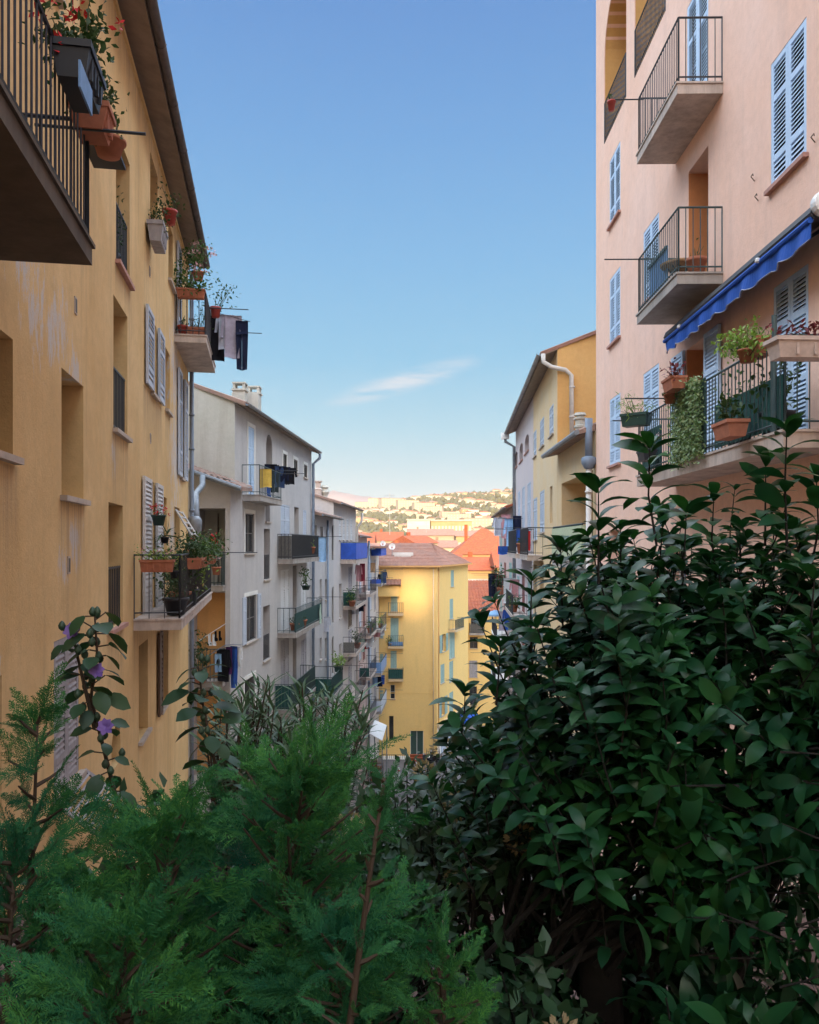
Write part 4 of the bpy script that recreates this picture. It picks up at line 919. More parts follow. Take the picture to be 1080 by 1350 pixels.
def lilac_house():
    b = thing('apartment_building', 'lilac grey building with red framed arched windows, third on the right side', 'apartment building', (5.5, 42, -14))
    Y0, Y1, ze = 36.62, 47.75, 6.62; f = Face(b, R2, Y0, Y1, -19.2, ze); R = R2.rect
    for (a, t, c, o) in ((697.5, 569, 692, 600), (689.5, 581, 685, 611), (682.5, 593, 679.3, 618)): f.win(R(a, t, c, o), .3, 'woodred', 'glass', 'sillpink', arch=.35, bars=2)
    for (a, t, c, o) in ((700, 634, 695.5, 722), (692, 640, 688.5, 722), (686, 646, 683, 722)): f.win(R(a, t, c, o), .1, 'shutgrey', 'glass', None, shut='closed', smat='shutgrey', pitch=.1)
    for yt in (760, 840):
        for (a, c) in ((700, 696), (692, 688.5), (685, 682)): f.win(R(a, yt, c, yt + 56), .1, 'frame', 'glass', None, shut='closed', smat='woodred' if a == 692 else 'shutgreen', pitch=.1)
    body(b, R2, Y0, Y1, -19.2, ze, 10, [f], 'lilac', near=False); pitched_roof(b, R2, Y0, Y1, ze, 10, .38, .55, 'tilepink', ends=0.02, soffit='soffit', gr=.08)
    e, w = R2.at(47.7, 0, .6), R2.at(47.7, 0, .1); pipe(b, [(e.x, e.y, 6.3), (e.x, e.y, 6.0), (w.x, w.y, 5.7), (w.x, w.y, -18)], .09, 'zinc')
    q = MB(); q.box(e.x - .25, e.x + .2, e.y - .2, e.y + .1, 6.15, 6.5); q.build('hopper_head', M['plasticwhite'], b)
    balcony(b, R2, 37.2, 43.4, -.45, .75, 1.1, .18, 'slabpink', 'iron', .28, .01, rods=((43.0, .6, 2.0, .2), (40.2, .6, 1.9, .1)))
    balcony(b, R2, 40.0, 46.4, -3.5, .7, 1.0, .18, 'slabpink', 'iron', .3, .01); balcony(b, R2, 39.0, 46.4, -6.5, .7, 1.0, .18, 'slabpink', 'iron', .3, .01, screen=('netgreen', 'front', .7))
    return b
lilac_house()
def peach_house():
    b = thing('apartment_building', 'peach coloured building with orange tiled roof end, farthest on the right side', 'apartment building', (6.5, 56, -19))
    Y0, Y1, ze = 47.8, 66.0, 2.3; pl = Pl(3.30, 0, .0593, 1, -1); f = Face(b, pl, Y0, Y1, -19.2, ze); R = pl.rect
    for yt in (700, 742, 792, 838):
        for (a, c) in ((675, 671.5), (667.5, 664.8), (662, 659.8)): f.win(R(a, yt, c, yt + 30), .1, 'frame', 'glass', None, shut='closed', smat='woodred' if a == 667.5 else 'shutgreen', pitch=.12)
    body(b, pl, Y0, Y1, -19.2, ze, 9, [f], 'rose'); pitched_roof(b, pl, Y0, Y1, ze, 9, .32, .55, 'tileorange')
    for z, ya, yb in ((-3.2, 50.5, 57.5), (-6.0, 50.0, 57.5), (-9.0, 52, 60)): balcony(b, pl, ya, yb, z, .95, 1.0, .18, 'white', 'iron', .3, .011, rods=((ya + .5, .8, 2.3, .3), (yb - 1, .8, 2.4, .2)))
    return b
peach_house()
# ================================================================== THE TOWN AND HILLS BEYOND
def far_house_mesh(name, w, d, h, wall, roof, hip=False, rs=.32, nwin=4, floors=2):
    """small distant house: walls, tiled roof with eaves, shuttered window openings, one mesh"""
    mb = MB(); mb.cur = 0; mb.box(-w / 2, w / 2, -d / 2, d / 2, 0, h)
    mb.cur = 1; e = .4; zr = h + rs * d / 2; r = w / 2 - (d / 2 if hip else 0)
    A_, B_, C_, D_ = (-w / 2 - e, -d / 2 - e, h), (w / 2 + e, -d / 2 - e, h), (w / 2 + e, d / 2 + e, h), (-w / 2 - e, d / 2 + e, h)
    if hip: r = max(.5, r)
    else: r = w / 2 + e
    R0, R1 = (-r, 0, zr), (r, 0, zr)
    for q in ([A_, B_, R1, R0], [C_, D_, R0, R1], [B_, C_, R1], [D_, A_, R0], [A_, B_, C_, D_]): mb.face(q)
    mb.cur = 1; mb.box(-w * .3, -w * .3 + .6, .2, .8, h, zr + .7)
    mb.cur = 2
    for fl in range(floors):
        for k in range(nwin):
            x = -w / 2 + (k + .5) * w / nwin; z = (fl + .35) * h / floors
            mb.box(x - .45, x + .45, -d / 2 - .03, -d / 2 + .05, z, z + 1.35)
    me = bpy.data.meshes.new(name); me.from_pydata(mb.v, [], mb.f)
    for m in (wall, roof, M['shutold']): me.materials.append(m)
    me.polygons.foreach_set('material_index', mb.mi)
    return me
fw = {k: simple('far_' + k + '_wall', c, .9, .2, .3) for k, c in dict(cream=(0.33, 0.28, 0.21), white=(0.45, 0.42, 0.36), yellow=(0.34, 0.245, 0.125), peach=(0.31, 0.215, 0.15)).items()}
def far(name, me, label, cat, loc, rz=0, group=None, sc=1.0):
    o = bpy.data.objects.new(name, me); C.objects.link(o); o.location = loc; o.rotation_euler = (0, 0, rz); o.scale = (sc,) * 3
    return tag(o, label, cat, group)
def place_roof(px0, px1, pe, y, depth, wall, roof, label, hip=False, rs=.32, rz=0, name='town_house', group=None, nwin=6, floors=4):
    """a house whose eaves run from px0 to px1 at height row pe, standing at distance y"""
    x0, x1 = (px0 - CX) / FPX * y, (px1 - CX) / FPX * y; ze = (HY - pe) / FPX * y
    base = -19.0; me = far_house_mesh(name, x1 - x0 - .8, depth, ze - base, fw[wall], M[roof], hip, rs, nwin, floors)
    return far(name, me, label, 'house', ((x0 + x1) / 2, y + depth / 2, base), rz, group)
place_roof(596, 690, 731, 150, 16, 'yellow', 'tileorange', 'house with broad bright orange hipped roof behind the rust red roof', True, .62)
place_roof(606, 668, 752, 112, 9, 'yellow', 'tileorange', 'sunlit yellow house with orange roof just above the rust red roof', False, .40)
place_roof(652, 700, 748, 108, 9, 'yellow', 'tileorange', 'yellow house with orange roof beside the laundry on the right', False, .45)
place_roof(560, 612, 745, 120, 9, 'peach', 'tileorange', 'peach house with low orange roof behind the saffron roof ridge', False, .35)
place_roof(528, 566, 716, 160, 10, 'white', 'tileorange', 'white gabled house with long sloping roof in the middle of the town', False, .30, rz=.5)
place_roof(566, 605, 722, 165, 10, 'white', 'tilepink', 'white house half hidden by the big orange hipped roof', False, .3)
place_roof(490, 532, 713, 190, 12, 'cream', 'tileorange', 'cream house with orange roof left of the white gabled house', False, .36)
place_roof(452, 494, 716, 170, 12, 'peach', 'tileorange', 'peach house with orange roof behind the blue balcony box', False, .36)
place_roof(470, 512, 727, 130, 9, 'cream', 'tilepink', 'cream house with faded pink roof above the satellite dishes', False, .3)
place_roof(508, 560, 728, 140, 9, 'yellow', 'tileorange', 'yellow house with orange roof behind the saffron roof', False, .3)
place_roof(536, 600, 706, 260, 16, 'cream', 'tilepink', 'long cream block with pinkish roof below the flat white hall', False, .28)
place_roof(600, 660, 707, 300, 16, 'yellow', 'tilepink', 'long yellow block with pinkish roof behind the orange hipped roof', False, .28)
def flat_hall(px0, px1, pt, y, d, wall, label):
    x0, x1 = (px0 - CX) / FPX * y, (px1 - CX) / FPX * y; zt = (HY - pt) / FPX * y
    t = thing('hall', label, 'building', ((x0 + x1) / 2, y, -19))
    mb = MB(); mb.box(x0, x1, y, y + d, -19, zt); mb.build('wall', fw[wall], t)
    mb = MB(); mb.box(x0 - .4, x1 + .4, y - .4, y + d + .4, zt, zt + .7); mb.build('roof', M['concrete'], t)
    mb = MB()
    for k in range(12): x = x0 + (k + .5) * (x1 - x0) / 12; mb.box(x - .5, x + .5, y - .06, y + .02, zt - 6, zt - 2.5)
    mb.build('window', M['shutold'], t)
flat_hall(537, 567, 686, 420, 20, 'white', 'plain white flat roofed hall at the foot of the far hill')
flat_hall(568, 622, 687, 425, 20, 'yellow', 'long yellow flat roofed block beside the white hall')
# roofs filling the rest of the town below the hill, copies of four houses
rnd = random.Random(21)
protos = []
for k, (w, d, h, wl, rf, hp) in enumerate(((15, 10, 12, 'cream', 'tileorange', False), (13, 11, 13, 'peach', 'tileorange', True), (18, 10, 11, 'white', 'tilepink', False), (12, 10, 13, 'yellow', 'tileorange', False))):
    protos.append((far_house_mesh('town_house', w, d, h, fw[wl], M[rf], hp, .36, 4, 4), ('cream', 'peach', 'white', 'yellow')[k]))
LAB = dict(cream='cream house with orange roof among the crowded sunlit roofs of the far town', peach='peach house with hipped orange roof among the crowded sunlit roofs of the far town',
           white='white house with pinkish roof among the crowded sunlit roofs of the far town', yellow='yellow house with orange roof among the crowded sunlit roofs of the far town')
for i in range(64):
    y = 200 + 620 * (i / 64) ** 1.1 + rnd.uniform(-12, 12); px = rnd.uniform(425, 700)
    me, col = rnd.choice(protos); x = (px - CX) / FPX * y
    far('town_house', me, LAB[col], 'house', (x, y, -19 + rnd.uniform(-1.5, 3.0) + max(0, (y - 350) * .02)), rnd.uniform(-.4, .4), 'houses of the far town', rnd.uniform(.9, 1.15))
# the hill behind the town
def hill_z(x, y):
    t = min(1, max(0, (y - 700) / 700.0)); s = t * t * (3 - 2 * t)
    px = CX + FPX * x / max(y, 1)
    top = 60 + 26 * min(1.4, max(-.4, (px - 450) / 220.0)) + 3.0 * math.sin(x * .013) + 2.5 * math.sin(x * .031 + 1)
    return -22 + s * (top + 22) - (max(0, y - 1400) * .05)
def far_hill():
    mb = MB(); nx, ny = 90, 26; xs = [-900 + 2000 * i / nx for i in range(nx + 1)]; ys = [660 + 1100 * j / ny for j in range(ny + 1)]
    V = [(x, y, hill_z(x, y) + rnd.uniform(-1, 1)) for y in ys for x in xs]
    mb.raw(V, [(j * (nx + 1) + i, j * (nx + 1) + i + 1, (j + 1) * (nx + 1) + i + 1, (j + 1) * (nx + 1) + i) for j in range(ny) for i in range(nx)])
    struct(mb.build('hillside', simple('dry_hillside', (0.15, 0.13, 0.07), .95, .4, .02)))
    mb = MB(); V = []; n = 60                                # pale mountain far beyond
    for j, (y, k) in enumerate(((1900, 0), (2060, .75), (2150, 1.0), (2350, 0))):
        for i in range(n + 1):
            x = -1100 + 1150 * i / n; px = CX + FPX * x / 2150
            h = 128 * math.exp(-((px - 405) / 95) ** 2) + 66 * math.exp(-((px - 500) / 62) ** 2) + 3 * math.sin(i * 1.1) + 2 * math.sin(i * 2.7)
            V.append((x, y, -22 + k * (h + 22)))
    mb.raw(V, [(j * (n + 1) + i, j * (n + 1) + i + 1, (j + 1) * (n + 1) + i + 1, (j + 1) * (n + 1) + i) for j in range(3) for i in range(n)])
    struct(mb.build('mountain', simple('bare_rock', (0.22, 0.16, 0.15), .95, .3, .004), smooth=True))
far_hill()
hp = [(far_house_mesh('villa', 15, 11, 7.5, fw[wl], M[rf], True, .3, 3, 2), n_) for wl, rf, n_ in (('white', 'tileorange', 'white'), ('cream', 'tileorange', 'cream'), ('yellow', 'tilepink', 'yellow'), ('white', 'tilepink', 'pale'))]
HL = dict(white='white villa with orange roof among trees on the far sunlit hillside', cream='cream villa with orange roof among trees on the far sunlit hillside',
          yellow='yellow villa with faded roof among trees on the far sunlit hillside', pale='white villa with faded roof among trees on the far sunlit hillside')
for i in range(270):
    px = 432 + 258 * ((i * 0.61803) % 1.0); y = 760 + 660 * ((i * 0.7548 + .3) % 1.0); x = (px - CX) / FPX * y
    me, k = hp[i % 4]
    far('villa', me, HL[k], 'villa', (x, y, hill_z(x, y) - 1), rnd.uniform(-.6, .6), 'villas on the far hillside', rnd.uniform(.55, 1.05))
for i in range(14):                                         # a few larger apartment blocks
    px = 445 + 235 * ((i * 0.38197 + .1) % 1.0); y = 820 + 520 * ((i * .6180) % 1.0); x = (px - CX) / FPX * y
    if i == 0: blk = far_house_mesh('apartment_block', 30, 12, 13, fw['cream'], M['tilepink'], False, .12, 8, 4)
    far('apartment_block', blk, 'long pale apartment block standing among the villas of the far hillside', 'apartment block', (x, y, hill_z(x, y) - 1), rnd.uniform(-.4, .4), 'apartment blocks on the far hillside', rnd.uniform(.8, 1.3))
def far_trees():
    V, F = [], []
    ico = bmesh.new(); bmesh.ops.create_icosphere(ico, subdivisions=1, radius=1.0); ico.verts.ensure_lookup_table()
    bv = np.array([v.co[:] for v in ico.verts]); bf = np.array([[v.index for v in f.verts] for f in ico.faces]); ico.free()
    r = np.random.default_rng(5); VV, FF, off = [], [], 0
    for i in range(3600):
        y = r.uniform(700, 1450); px = r.uniform(420, 700); x = (px - CX) / FPX * y; s = r.uniform(1.8, 4.6)
        v = bv * np.array([s, s, s * r.uniform(.8, 1.5)]) * r.uniform(.75, 1.2, (len(bv), 1)) + np.array([x, y, hill_z(x, y) + s * .6]); VV.append(v); FF.append(bf + off); off += len(bv)
    for i in range(160):
        y = r.uniform(220, 660); px = r.uniform(425, 700); x = (px - CX) / FPX * y; s = r.uniform(2.0, 4.0)
        v = bv * np.array([s, s, s * 1.3]) * r.uniform(.75, 1.2, (len(bv), 1)) + np.array([x, y, -12]); VV.append(v); FF.append(bf + off); off += len(bv)
    o = np_mesh('woods', np.concatenate(VV), np.concatenate(FF), simple('distant_foliage', (0.085, 0.085, 0.036), .95, .5, .05)); o['kind'] = 'stuff'
    tag(o, 'dusty green trees scattered between the villas of the far hill', 'trees')
far_trees()
# ---------------- things on the saffron roof: dishes and aerials
def dish(px, py, y, r, label, rz):
    c = Vector(at_px(px, py, y)); t = thing('satellite_dish', label, 'satellite dish', (c.x, c.y, c.z - r - .6))
    mb = MB(); n = 18
    ring = lambda rad, d: [c + Vector((rad * math.cos(2 * math.pi * k / n) * math.cos(rz), rad * math.cos(2 * math.pi * k / n) * math.sin(rz) - d, rad * math.sin(2 * math.pi * k / n))) for k in range(n)]
    a, b_, cc = ring(r, .12 * r + .05), ring(r * .6, .04), ring(.02, 0); V = a + b_ + cc
    mb.raw(V, [(k, (k + 1) % n, n + (k + 1) % n, n + k) for k in range(n)] + [(n + k, n + (k + 1) % n, 2 * n + (k + 1) % n, 2 * n + k) for k in range(n)] + [tuple(range(2 * n, 3 * n))])
    mb.build('bowl', M['plasticwhite'], t, True)
    mb = MB(); mb.tube([c + Vector((0, .1, 0)), c + Vector((0, .15, -r - .6))], .035, 6); mb.build('mast', M['zinc'], t)
    mb = MB(); mb.tube([c + Vector((0, -.1, -r * .9)), c + Vector((0, -r, -r * .3))], .02, 5); mb.obox(c + Vector((0, -r, -r * .25)), (.06, 0, 0), (0, .08, 0), (0, 0, .06)); mb.build('feed_arm', M['plasticred'], t)
dish(505, 716.5, 74.8, .26, 'smaller satellite dish nearer the left end of the saffron roof', .3)
dish(517, 720.5, 75.2, .30, 'bigger white satellite dish right of its twin on the saffron roof', 0)
def aerial(px, pt, pb, y, label):
    b0, b1 = Vector(at_px(px, pb, y)), Vector(at_px(px, pt, y)); t = thing('tv_aerial', label, 'aerial', tuple(b0))
    mb = MB(); mb.tube([b0, b1], .035, 5); mb.build('mast', M['zinc'], t)
    mb = MB(); s = y / 75; c = b1 + Vector((0, 0, -.25 * s)); mb.tube([c + Vector((-.5 * s, 0, 0)), c + Vector((.45 * s, 0, .05))], .02, 4)
    for k in range(5): p = c + Vector((-.45 * s + .2 * s * k, 0, .01)); mb.tube([p + Vector((0, 0, -.18 * s)), p + Vector((0, 0, .18 * s))], .015, 4)
    mb.build('antenna', M['zinc'], t)
aerial(514, 650, 705, 100, 'thin television aerial rising above the roofs left of centre'); aerial(562, 656, 702, 150, 'fainter television aerial rising right of the first')
# ================================================================== LEAF TOOLS
def frames(d, up):
    d = d / np.linalg.norm(d, axis=1, keepdims=True); x = np.cross(d, up); n = np.linalg.norm(x, axis=1, keepdims=True)
    bad = (n[:, 0] < 1e-4); x[bad] = [1, 0, 0]; n[bad] = 1; x /= n; z = np.cross(x, d)
    return np.stack([x, d, z], axis=2)
def inst(tv, tf, R, pos, sc):
    """copies of one small template (verts, quads) as arrays"""
    m = len(pos); sc = np.asarray(sc, float)
    if sc.ndim == 1: sc = np.repeat(sc[:, None], 3, 1)
    v = tv[None] * sc[:, None, :]; v = np.einsum('mij,mnj->mni', R, v) + pos[:, None, :]
    f = tf[None] + (np.arange(m) * len(tv))[:, None, None]
    return v.reshape(-1, 3), f.reshape(-1, tf.shape[1])
def leaf_t(w=.38, fold=.18, droop=.22, seg=4, tip=.75, rise=0.0):
    """one leaf along +Y, length 1: folded along the midrib and drooping towards the tip"""
    V, F = [], []
    for i in range(seg + 1):
        t = i / seg; hw = w / 2 * (math.sin(math.pi * min(1, t * .94 + .03)) ** tip) * (1 if i < seg else .06); z = rise * t - droop * t * t
        V += [(-hw, t, z + fold * hw), (0, t, z), (hw, t, z + fold * hw)]
    for i in range(seg):
        a = 3 * i; F += [(a, a + 1, a + 4, a + 3), (a + 1, a + 2, a + 5, a + 4)]
    return np.array(V), np.array(F)
LEAF = leaf_t(.41, .15, .60, 5, .72, .28); LEAFS = leaf_t(.55, .2, .15, 2); NARROW = leaf_t(.125, .25, .25, 3, .8); OVATE = leaf_t(.72, .16, .3, 4, .6); GRASS = leaf_t(.05, .3, .7, 5, .5)
class LB:
    def __init__(s): s.V, s.F, s.n = [], [], 0
    def add(s, v, f): s.V.append(v); s.F.append(f + s.n); s.n += len(v)
    def leaves(s, pos, d, up, sc, t=LEAF): s.add(*inst(t[0], t[1], frames(d, up), pos, sc))
    def build(s, name, mat, parent, smooth=True, world=True): return np_mesh(name, np.concatenate(s.V), np.concatenate(s.F), mat, parent, smooth, world)
def rdir(n, up=0.0, r=None):
    r = r or RNG; v = r.normal(size=(n, 3)); v /= np.linalg.norm(v, axis=1, keepdims=True); v[:, 2] += up; return v / np.linalg.norm(v, axis=1, keepdims=True)
M['leafdark'] = leafmat('glossy_evergreen_leaf', (0.009, 0.048, 0.016), (0.028, 0.112, 0.024), (0.010, 0.054, 0.028), .38, .2, .25)
M['leafthuja'] = leafmat('conifer_spray', (0.022, 0.120, 0.040), (0.090, 0.250, 0.045), (0.012, 0.090, 0.055), .65, .2, .1)
M['leafhib'] = leafmat('hibiscus_leaf', (0.020, 0.055, 0.030), (0.035, 0.080, 0.030), None, .5, .2, .35)
M['leafole'] = leafmat('oleander_leaf', (0.06, 0.125, 0.07), (0.13, 0.21, 0.13), (0.06, 0.12, 0.06), .45, .15, .5)
M['leafsmall'] = leafmat('small_shrub_leaf', (0.030, 0.065, 0.040), (0.060, 0.100, 0.060), None, .45, .2, .4)
M['leafpot'] = leafmat('potted_leaf', (0.045, 0.095, 0.025), (0.085, 0.150, 0.040), None, .55, .25, .3)
M['leafpotd'] = leafmat('dark_potted_leaf', (0.030, 0.060, 0.025), (0.055, 0.095, 0.035), None, .55, .25, .3)
M['leaflime'] = leafmat('yellow_green_leaf', (0.16, 0.26, 0.05), (0.26, 0.36, 0.09), None, .55, .25, .3)
M['leafvar'] = leafmat('variegated_ivy_leaf', (0.08, 0.17, 0.06), (0.42, 0.46, 0.26), (0.16, 0.24, 0.10), .5, .2, .3)
M['leafred'] = leafmat('purple_leaf', (0.12, 0.02, 0.035), (0.22, 0.05, 0.06), None, .55, .2, .3)
M['petalred'] = leafmat('red_petal', (0.50, 0.015, 0.02), (0.62, 0.04, 0.05), None, .6, .2, .2)
M['petalpink'] = leafmat('pink_petal', (0.60, 0.22, 0.30), (0.72, 0.55, 0.58), None, .6, .2, .2)
M['petalviolet'] = leafmat('violet_petal', (0.16, 0.09, 0.36), (0.26, 0.16, 0.46), None, .6, .25, .2)
M['dryflower'] = leafmat('dry_flower_head', (0.26, 0.20, 0.11), (0.36, 0.27, 0.16), None, .8, .2, .1)
# ================================================================== POTTED PLANTS
def foliage(b, c, rad, n, L, mat, name='leaves', flowers=None, t=LEAFS, spread=.55, up=.5, stems=7, world=True, nf=16, fl=.05, smat='stemgreen'):
    """leaves through a rounded volume on a few stems, with flower heads as a part of their own"""
    c = np.array(c); rad = np.array(rad); s = MB()
    base = c - [0, 0, rad[2]]
    tips = c + rdir(stems, .5) * rad * RNG.uniform(.6, 1.0, (stems, 1))
    for tp in tips: s.tube([base, base * .5 + tp * .5 + RNG.normal(0, .02, 3), tp], [.008, .006, .003], 4)
    k = RNG.integers(0, stems, n); pos = base + (tips[k] - base) * RNG.uniform(.35, 1.05, (n, 1)) + RNG.normal(0, 1, (n, 3)) * rad * spread * .55
    lb = LB(); lb.leaves(pos, rdir(n, up), rdir(n, 1.2), RNG.uniform(.7, 1.25, n) * L, t)
    p = lb.build(name, M[mat], b, True, world); s.build('stem', M[smat], p, world=True if world else False)
    if flowers:
        lb = LB(); cs = c + rdir(nf, .5) * rad * RNG.uniform(.75, 1.1, (nf, 1)); m = nf * 9
        pos = np.repeat(cs, 9, 0) + RNG.normal(0, fl * .35, (m, 3)); lb.leaves(pos, rdir(m), rdir(m), RNG.uniform(.6, 1.1, m) * fl, LEAFS); lb.build('flower', M[flowers], p, True, world)
    return p
def pot(label, c, kind='round', r=.13, h=.2, w=.5, ang=0, mat='terra', leaf='leafpot', L=.07, n=150, rad=None, flowers=None, cat='potted plant', hang=None, nf=14, fl=.05, t=LEAFS, name='potted_plant', lift=.75, spread=.55, group=None):
    """pot standing with its foot at c: a lathe with rim, or a tapered trough with a lip; soil; plant"""
    c = Vector(c); b = thing(name, label, cat, tuple(c), group); ca, sa = math.cos(ang), math.sin(ang)
    if kind == 'round':
        mb = MB(); mb.lathe([(r * .68, 0), (r * .93, h * .82), (r * 1.04, h * .82), (r * 1.06, h), (r * .9, h), (r * .86, h * .88), (0.01, h * .86)], 18, tuple(c)); mb.build('pot', M[mat], b, True); rr = (r * .95, r * .95)
        so = MB(); so.lathe([(r * .85, h * .87), (r * .6, h * .91), (.01, h * .92)], 12, tuple(c)); so.build('soil', M['soil'], b)
    else:
        mb = MB(); ex, ey = Vector((ca, sa, 0)), Vector((-sa, ca, 0))
        def ring(z, a, d): return [c + ex * (sx * a) + ey * (sy * d) + Vector((0, 0, z)) for sx, sy in ((-1, -1), (1, -1), (1, 1), (-1, 1))]
        rg = [ring(0, w * .45, r * .7), ring(h * .8, w * .485, r * .95), ring(h * .8, w * .51, r * 1.06), ring(h, w * .51, r * 1.06), ring(h, w * .475, r * .88), ring(h * .86, w * .47, r * .86)]
        V = [q for g in rg for q in g]; mb.raw(V, [(i * 4 + k, i * 4 + (k + 1) % 4, (i + 1) * 4 + (k + 1) % 4, (i + 1) * 4 + k) for i in range(5) for k in range(4)] + [(3, 2, 1, 0)])
        for k in range(1, 5): q = c + ex * (w * (-.5 + k / 5) * .93); mb.obox(q + Vector((0, 0, h * .42)) - ey * r * .86, ex * .012, ey * .012, (0, 0, h * .3))
        mb.build('trough', M[mat], b); so = MB(); so.hexa(ring(h * .7, w * .46, r * .82) + ring(h * .88, w * .46, r * .82)); so.build('soil', M['soil'], b); rr = (w * .5, r)
    rad = rad or (max(rr[0], .1), max(rr[1], .12), .16)
    if kind != 'round': rad = (abs(ca) * rad[0] + abs(sa) * rad[1], abs(sa) * rad[0] + abs(ca) * rad[1], rad[2])
    foliage(b, (c.x, c.y, c.z + h * .9 + rad[2] * lift), rad, n, L, leaf, flowers=flowers, nf=nf, fl=fl, t=t, spread=spread, stems=9 if kind != 'round' else 6)
    if hang: q = MB(); q.tube([c + Vector((0, 0, h)), c + Vector(hang)], .005, 4); q.build('hook', M['iron'], b)
    return b
aA = math.atan2(1, -.176); aP = math.atan2(1, .0139)
def on(pl, px, py, off): return pl.pt(px, py, off)
# --- near left balcony
pot('navy planter with a pale blue front full of red geraniums, on the nearest left balcony', on(A, 104, 126, .78), 'trough', .12, .23, .5, aA, 'plasticdark', 'leafpotd', .06, 420, (.30, .20, .30), 'petalred', nf=7, fl=.06, spread=.4, lift=.7)
q = MB(); c = on(A, 111, 112, .905); ex = Vector((-.176, 1, 0)).normalized(); q.obox(c + ex * .04, ex * .17, Vector((1, .176, 0)) * .006, (0, 0, .08)); bb = [o for o in C.objects if o.get('label', '').startswith('navy planter')][0]; q.build('front_panel', M['planterblue'], bb)
pot('square terracotta pot hooked below the navy planter on the nearest left balcony', on(A, 121, 180, .72), 'trough', .14, .2, .30, aA, 'terra', 'leafpotd', .05, 190, (.18, .2, .16), lift=.9, spread=.4)
pot('shallow terracotta bowl on the black bracket of the nearest left balcony', on(A, 128, 186, .70) + Vector((0, .25, 0)), 'round', .13, .13, mat='terra', leaf='leafpotd', n=190, L=.05, rad=(.24, .30, .2), spread=.4)
t = thing('plant_shelf', 'black iron shelf bracket sticking out beyond the nearest left balcony', 'shelf', tuple(on(A, 130, 192, .65))); q = MB(); c = on(A, 132, 190, .66); q.obox(c, Vector((-.176, 1, 0)) * .42, Vector((1, .176, 0)) * .13, (0, 0, .012)); q.build('shelf_board', M['plasticdark'], t); q = MB(); q.obox(c + Vector((0, 0, .06)), Vector((-.176, 1, 0)) * .42, Vector((1, .176, 0)) * .006, (0, 0, .05)); q.build('edge_rail', M['iron'], t)
# --- windows of the ochre house
pot('straggly potted shrub behind the guard of the upper ochre window', A.at(A.U(161), 3.87, -.16), 'round', .13, .22, leaf='leafpotd', n=260, L=.05, rad=(.22, .3, .55), mat='plasticdark', spread=.4)
pot('grey slatted window box hung under the topmost ochre window', on(A, 208, 326, .16), 'trough', .13, .34, .72, aA, 'shutold', 'leafpotd', .06, 240, (.32, .2, .3), spread=.45)
pot('small red pot hooked on the outer end of the grey slatted window box', on(A, 224, 296, .30), 'round', .13, .25, mat='plasticred', leaf='leafpotd', n=150, L=.07, rad=(.24, .28, .3))
# --- upper corner balcony
zr = 5.66; Bt = lambda u, z, o: A.at(u, z, o)
pot('long terracotta trough on the near rail of the upper corner balcony', Bt(18.15, 5.47, .36), 'trough', .12, .2, .62, math.atan2(.176, 1), 'terra', 'leafpot', .085, 360, (.42, .24, .36), 'petalpink', nf=6)
pot('round red pot with trailing sprigs on the outer corner of the upper corner balcony', Bt(19.4, 5.42, .82), 'round', .13, .24, mat='plasticred', leaf='leafpotd', n=90, L=.08, rad=(.46, .38, .38), lift=.8)
pot('clay pot of pink petunias hung under the eaves above the upper corner balcony', Bt(19.0, 6.15, .45), 'round', .14, .2, mat='terra', leaf='leafpot', n=420, L=.08, rad=(.36, .4, .40), flowers='petalpink', nf=12, fl=.08)
pot('brown clay pot on the floor of the upper corner balcony nearest the wall', Bt(18.4, 4.7, .16), 'round', .12, .22, mat='plasticred', leaf='leafpotd', n=40, L=.06)
pot('low terracotta trough on the floor of the upper corner balcony', Bt(18.45, 4.7, .45), 'trough', .1, .2, .42, math.atan2(.176, 1), 'terra', 'leafpotd', .05, 60)
pot('pot of loose trailing stems behind the bars of the upper corner balcony', Bt(19.6, 4.95, .5), 'round', .16, .2, mat='plasticdark', leaf='leafpotd', n=90, L=.06, rad=(.25, .35, .4))
pot('hanging greenery trailing over the outer edge of the upper corner balcony', Bt(20.4, 4.72, .6), 'round', .14, .22, mat='plasticdark', leaf='leafpot', n=140, L=.06, rad=(.2, .6, .3), lift=.5)
# --- long planted balcony
pot('wide terracotta trough hung on the near rail of the long planted left balcony', Bt(12.48, -.42, .36), 'trough', .12, .19, .50, math.atan2(.176, 1), 'terra', 'leaflime', .05, 150, (.32, .16, .14), 'petalpink', nf=3)
pot('black tub of bushy plants on the floor of the long planted left balcony', Bt(13.0, -1.12, .58), 'round', .2, .27, mat='plasticdark', leaf='leafpotd', n=170, L=.06, rad=(.34, .36, .26))
pot('small dark pot dangling from the rail of the long planted left balcony', Bt(12.56, -.52, .60), 'round', .07, .12, mat='plasticdark', leaf='leafpotd', n=20, L=.04, rad=(.08, .08, .06), hang=(0, 0, .22))
pot('green wall pot of small red flowers beside the white shutters', Bt(13.75, .32, .22), 'round', .12, .18, mat='leafpot' if 0 else 'plantergreen', leaf='leafpot', n=40, L=.04, rad=(.16, .3, .1), flowers='petalred', nf=12, fl=.04)
for i, (u, z, lab, fl, lf, o) in enumerate(((14.2, -.42, 'trough of mixed greenery on the long planted left balcony, first along the street rail', None, 'leafpotd', .78), (15.4, -.42, 'trough of olive leaves on the long planted left balcony, second along the street rail', None, 'leafpot', .78),
        (16.6, -.40, 'trough with one large red bloom on the long planted left balcony', 'petalred', 'leafpot', .78), (17.9, -.42, 'trough of grey green herbs on the long planted left balcony, near its far end', 'petalpink', 'leafpotd', .78))):
    pot(lab, Bt(u, z, o), 'trough', .13, .19, .75, aA, 'terra', lf, .075, 330, (.5, .26, .26), fl, nf=6, fl=.07)
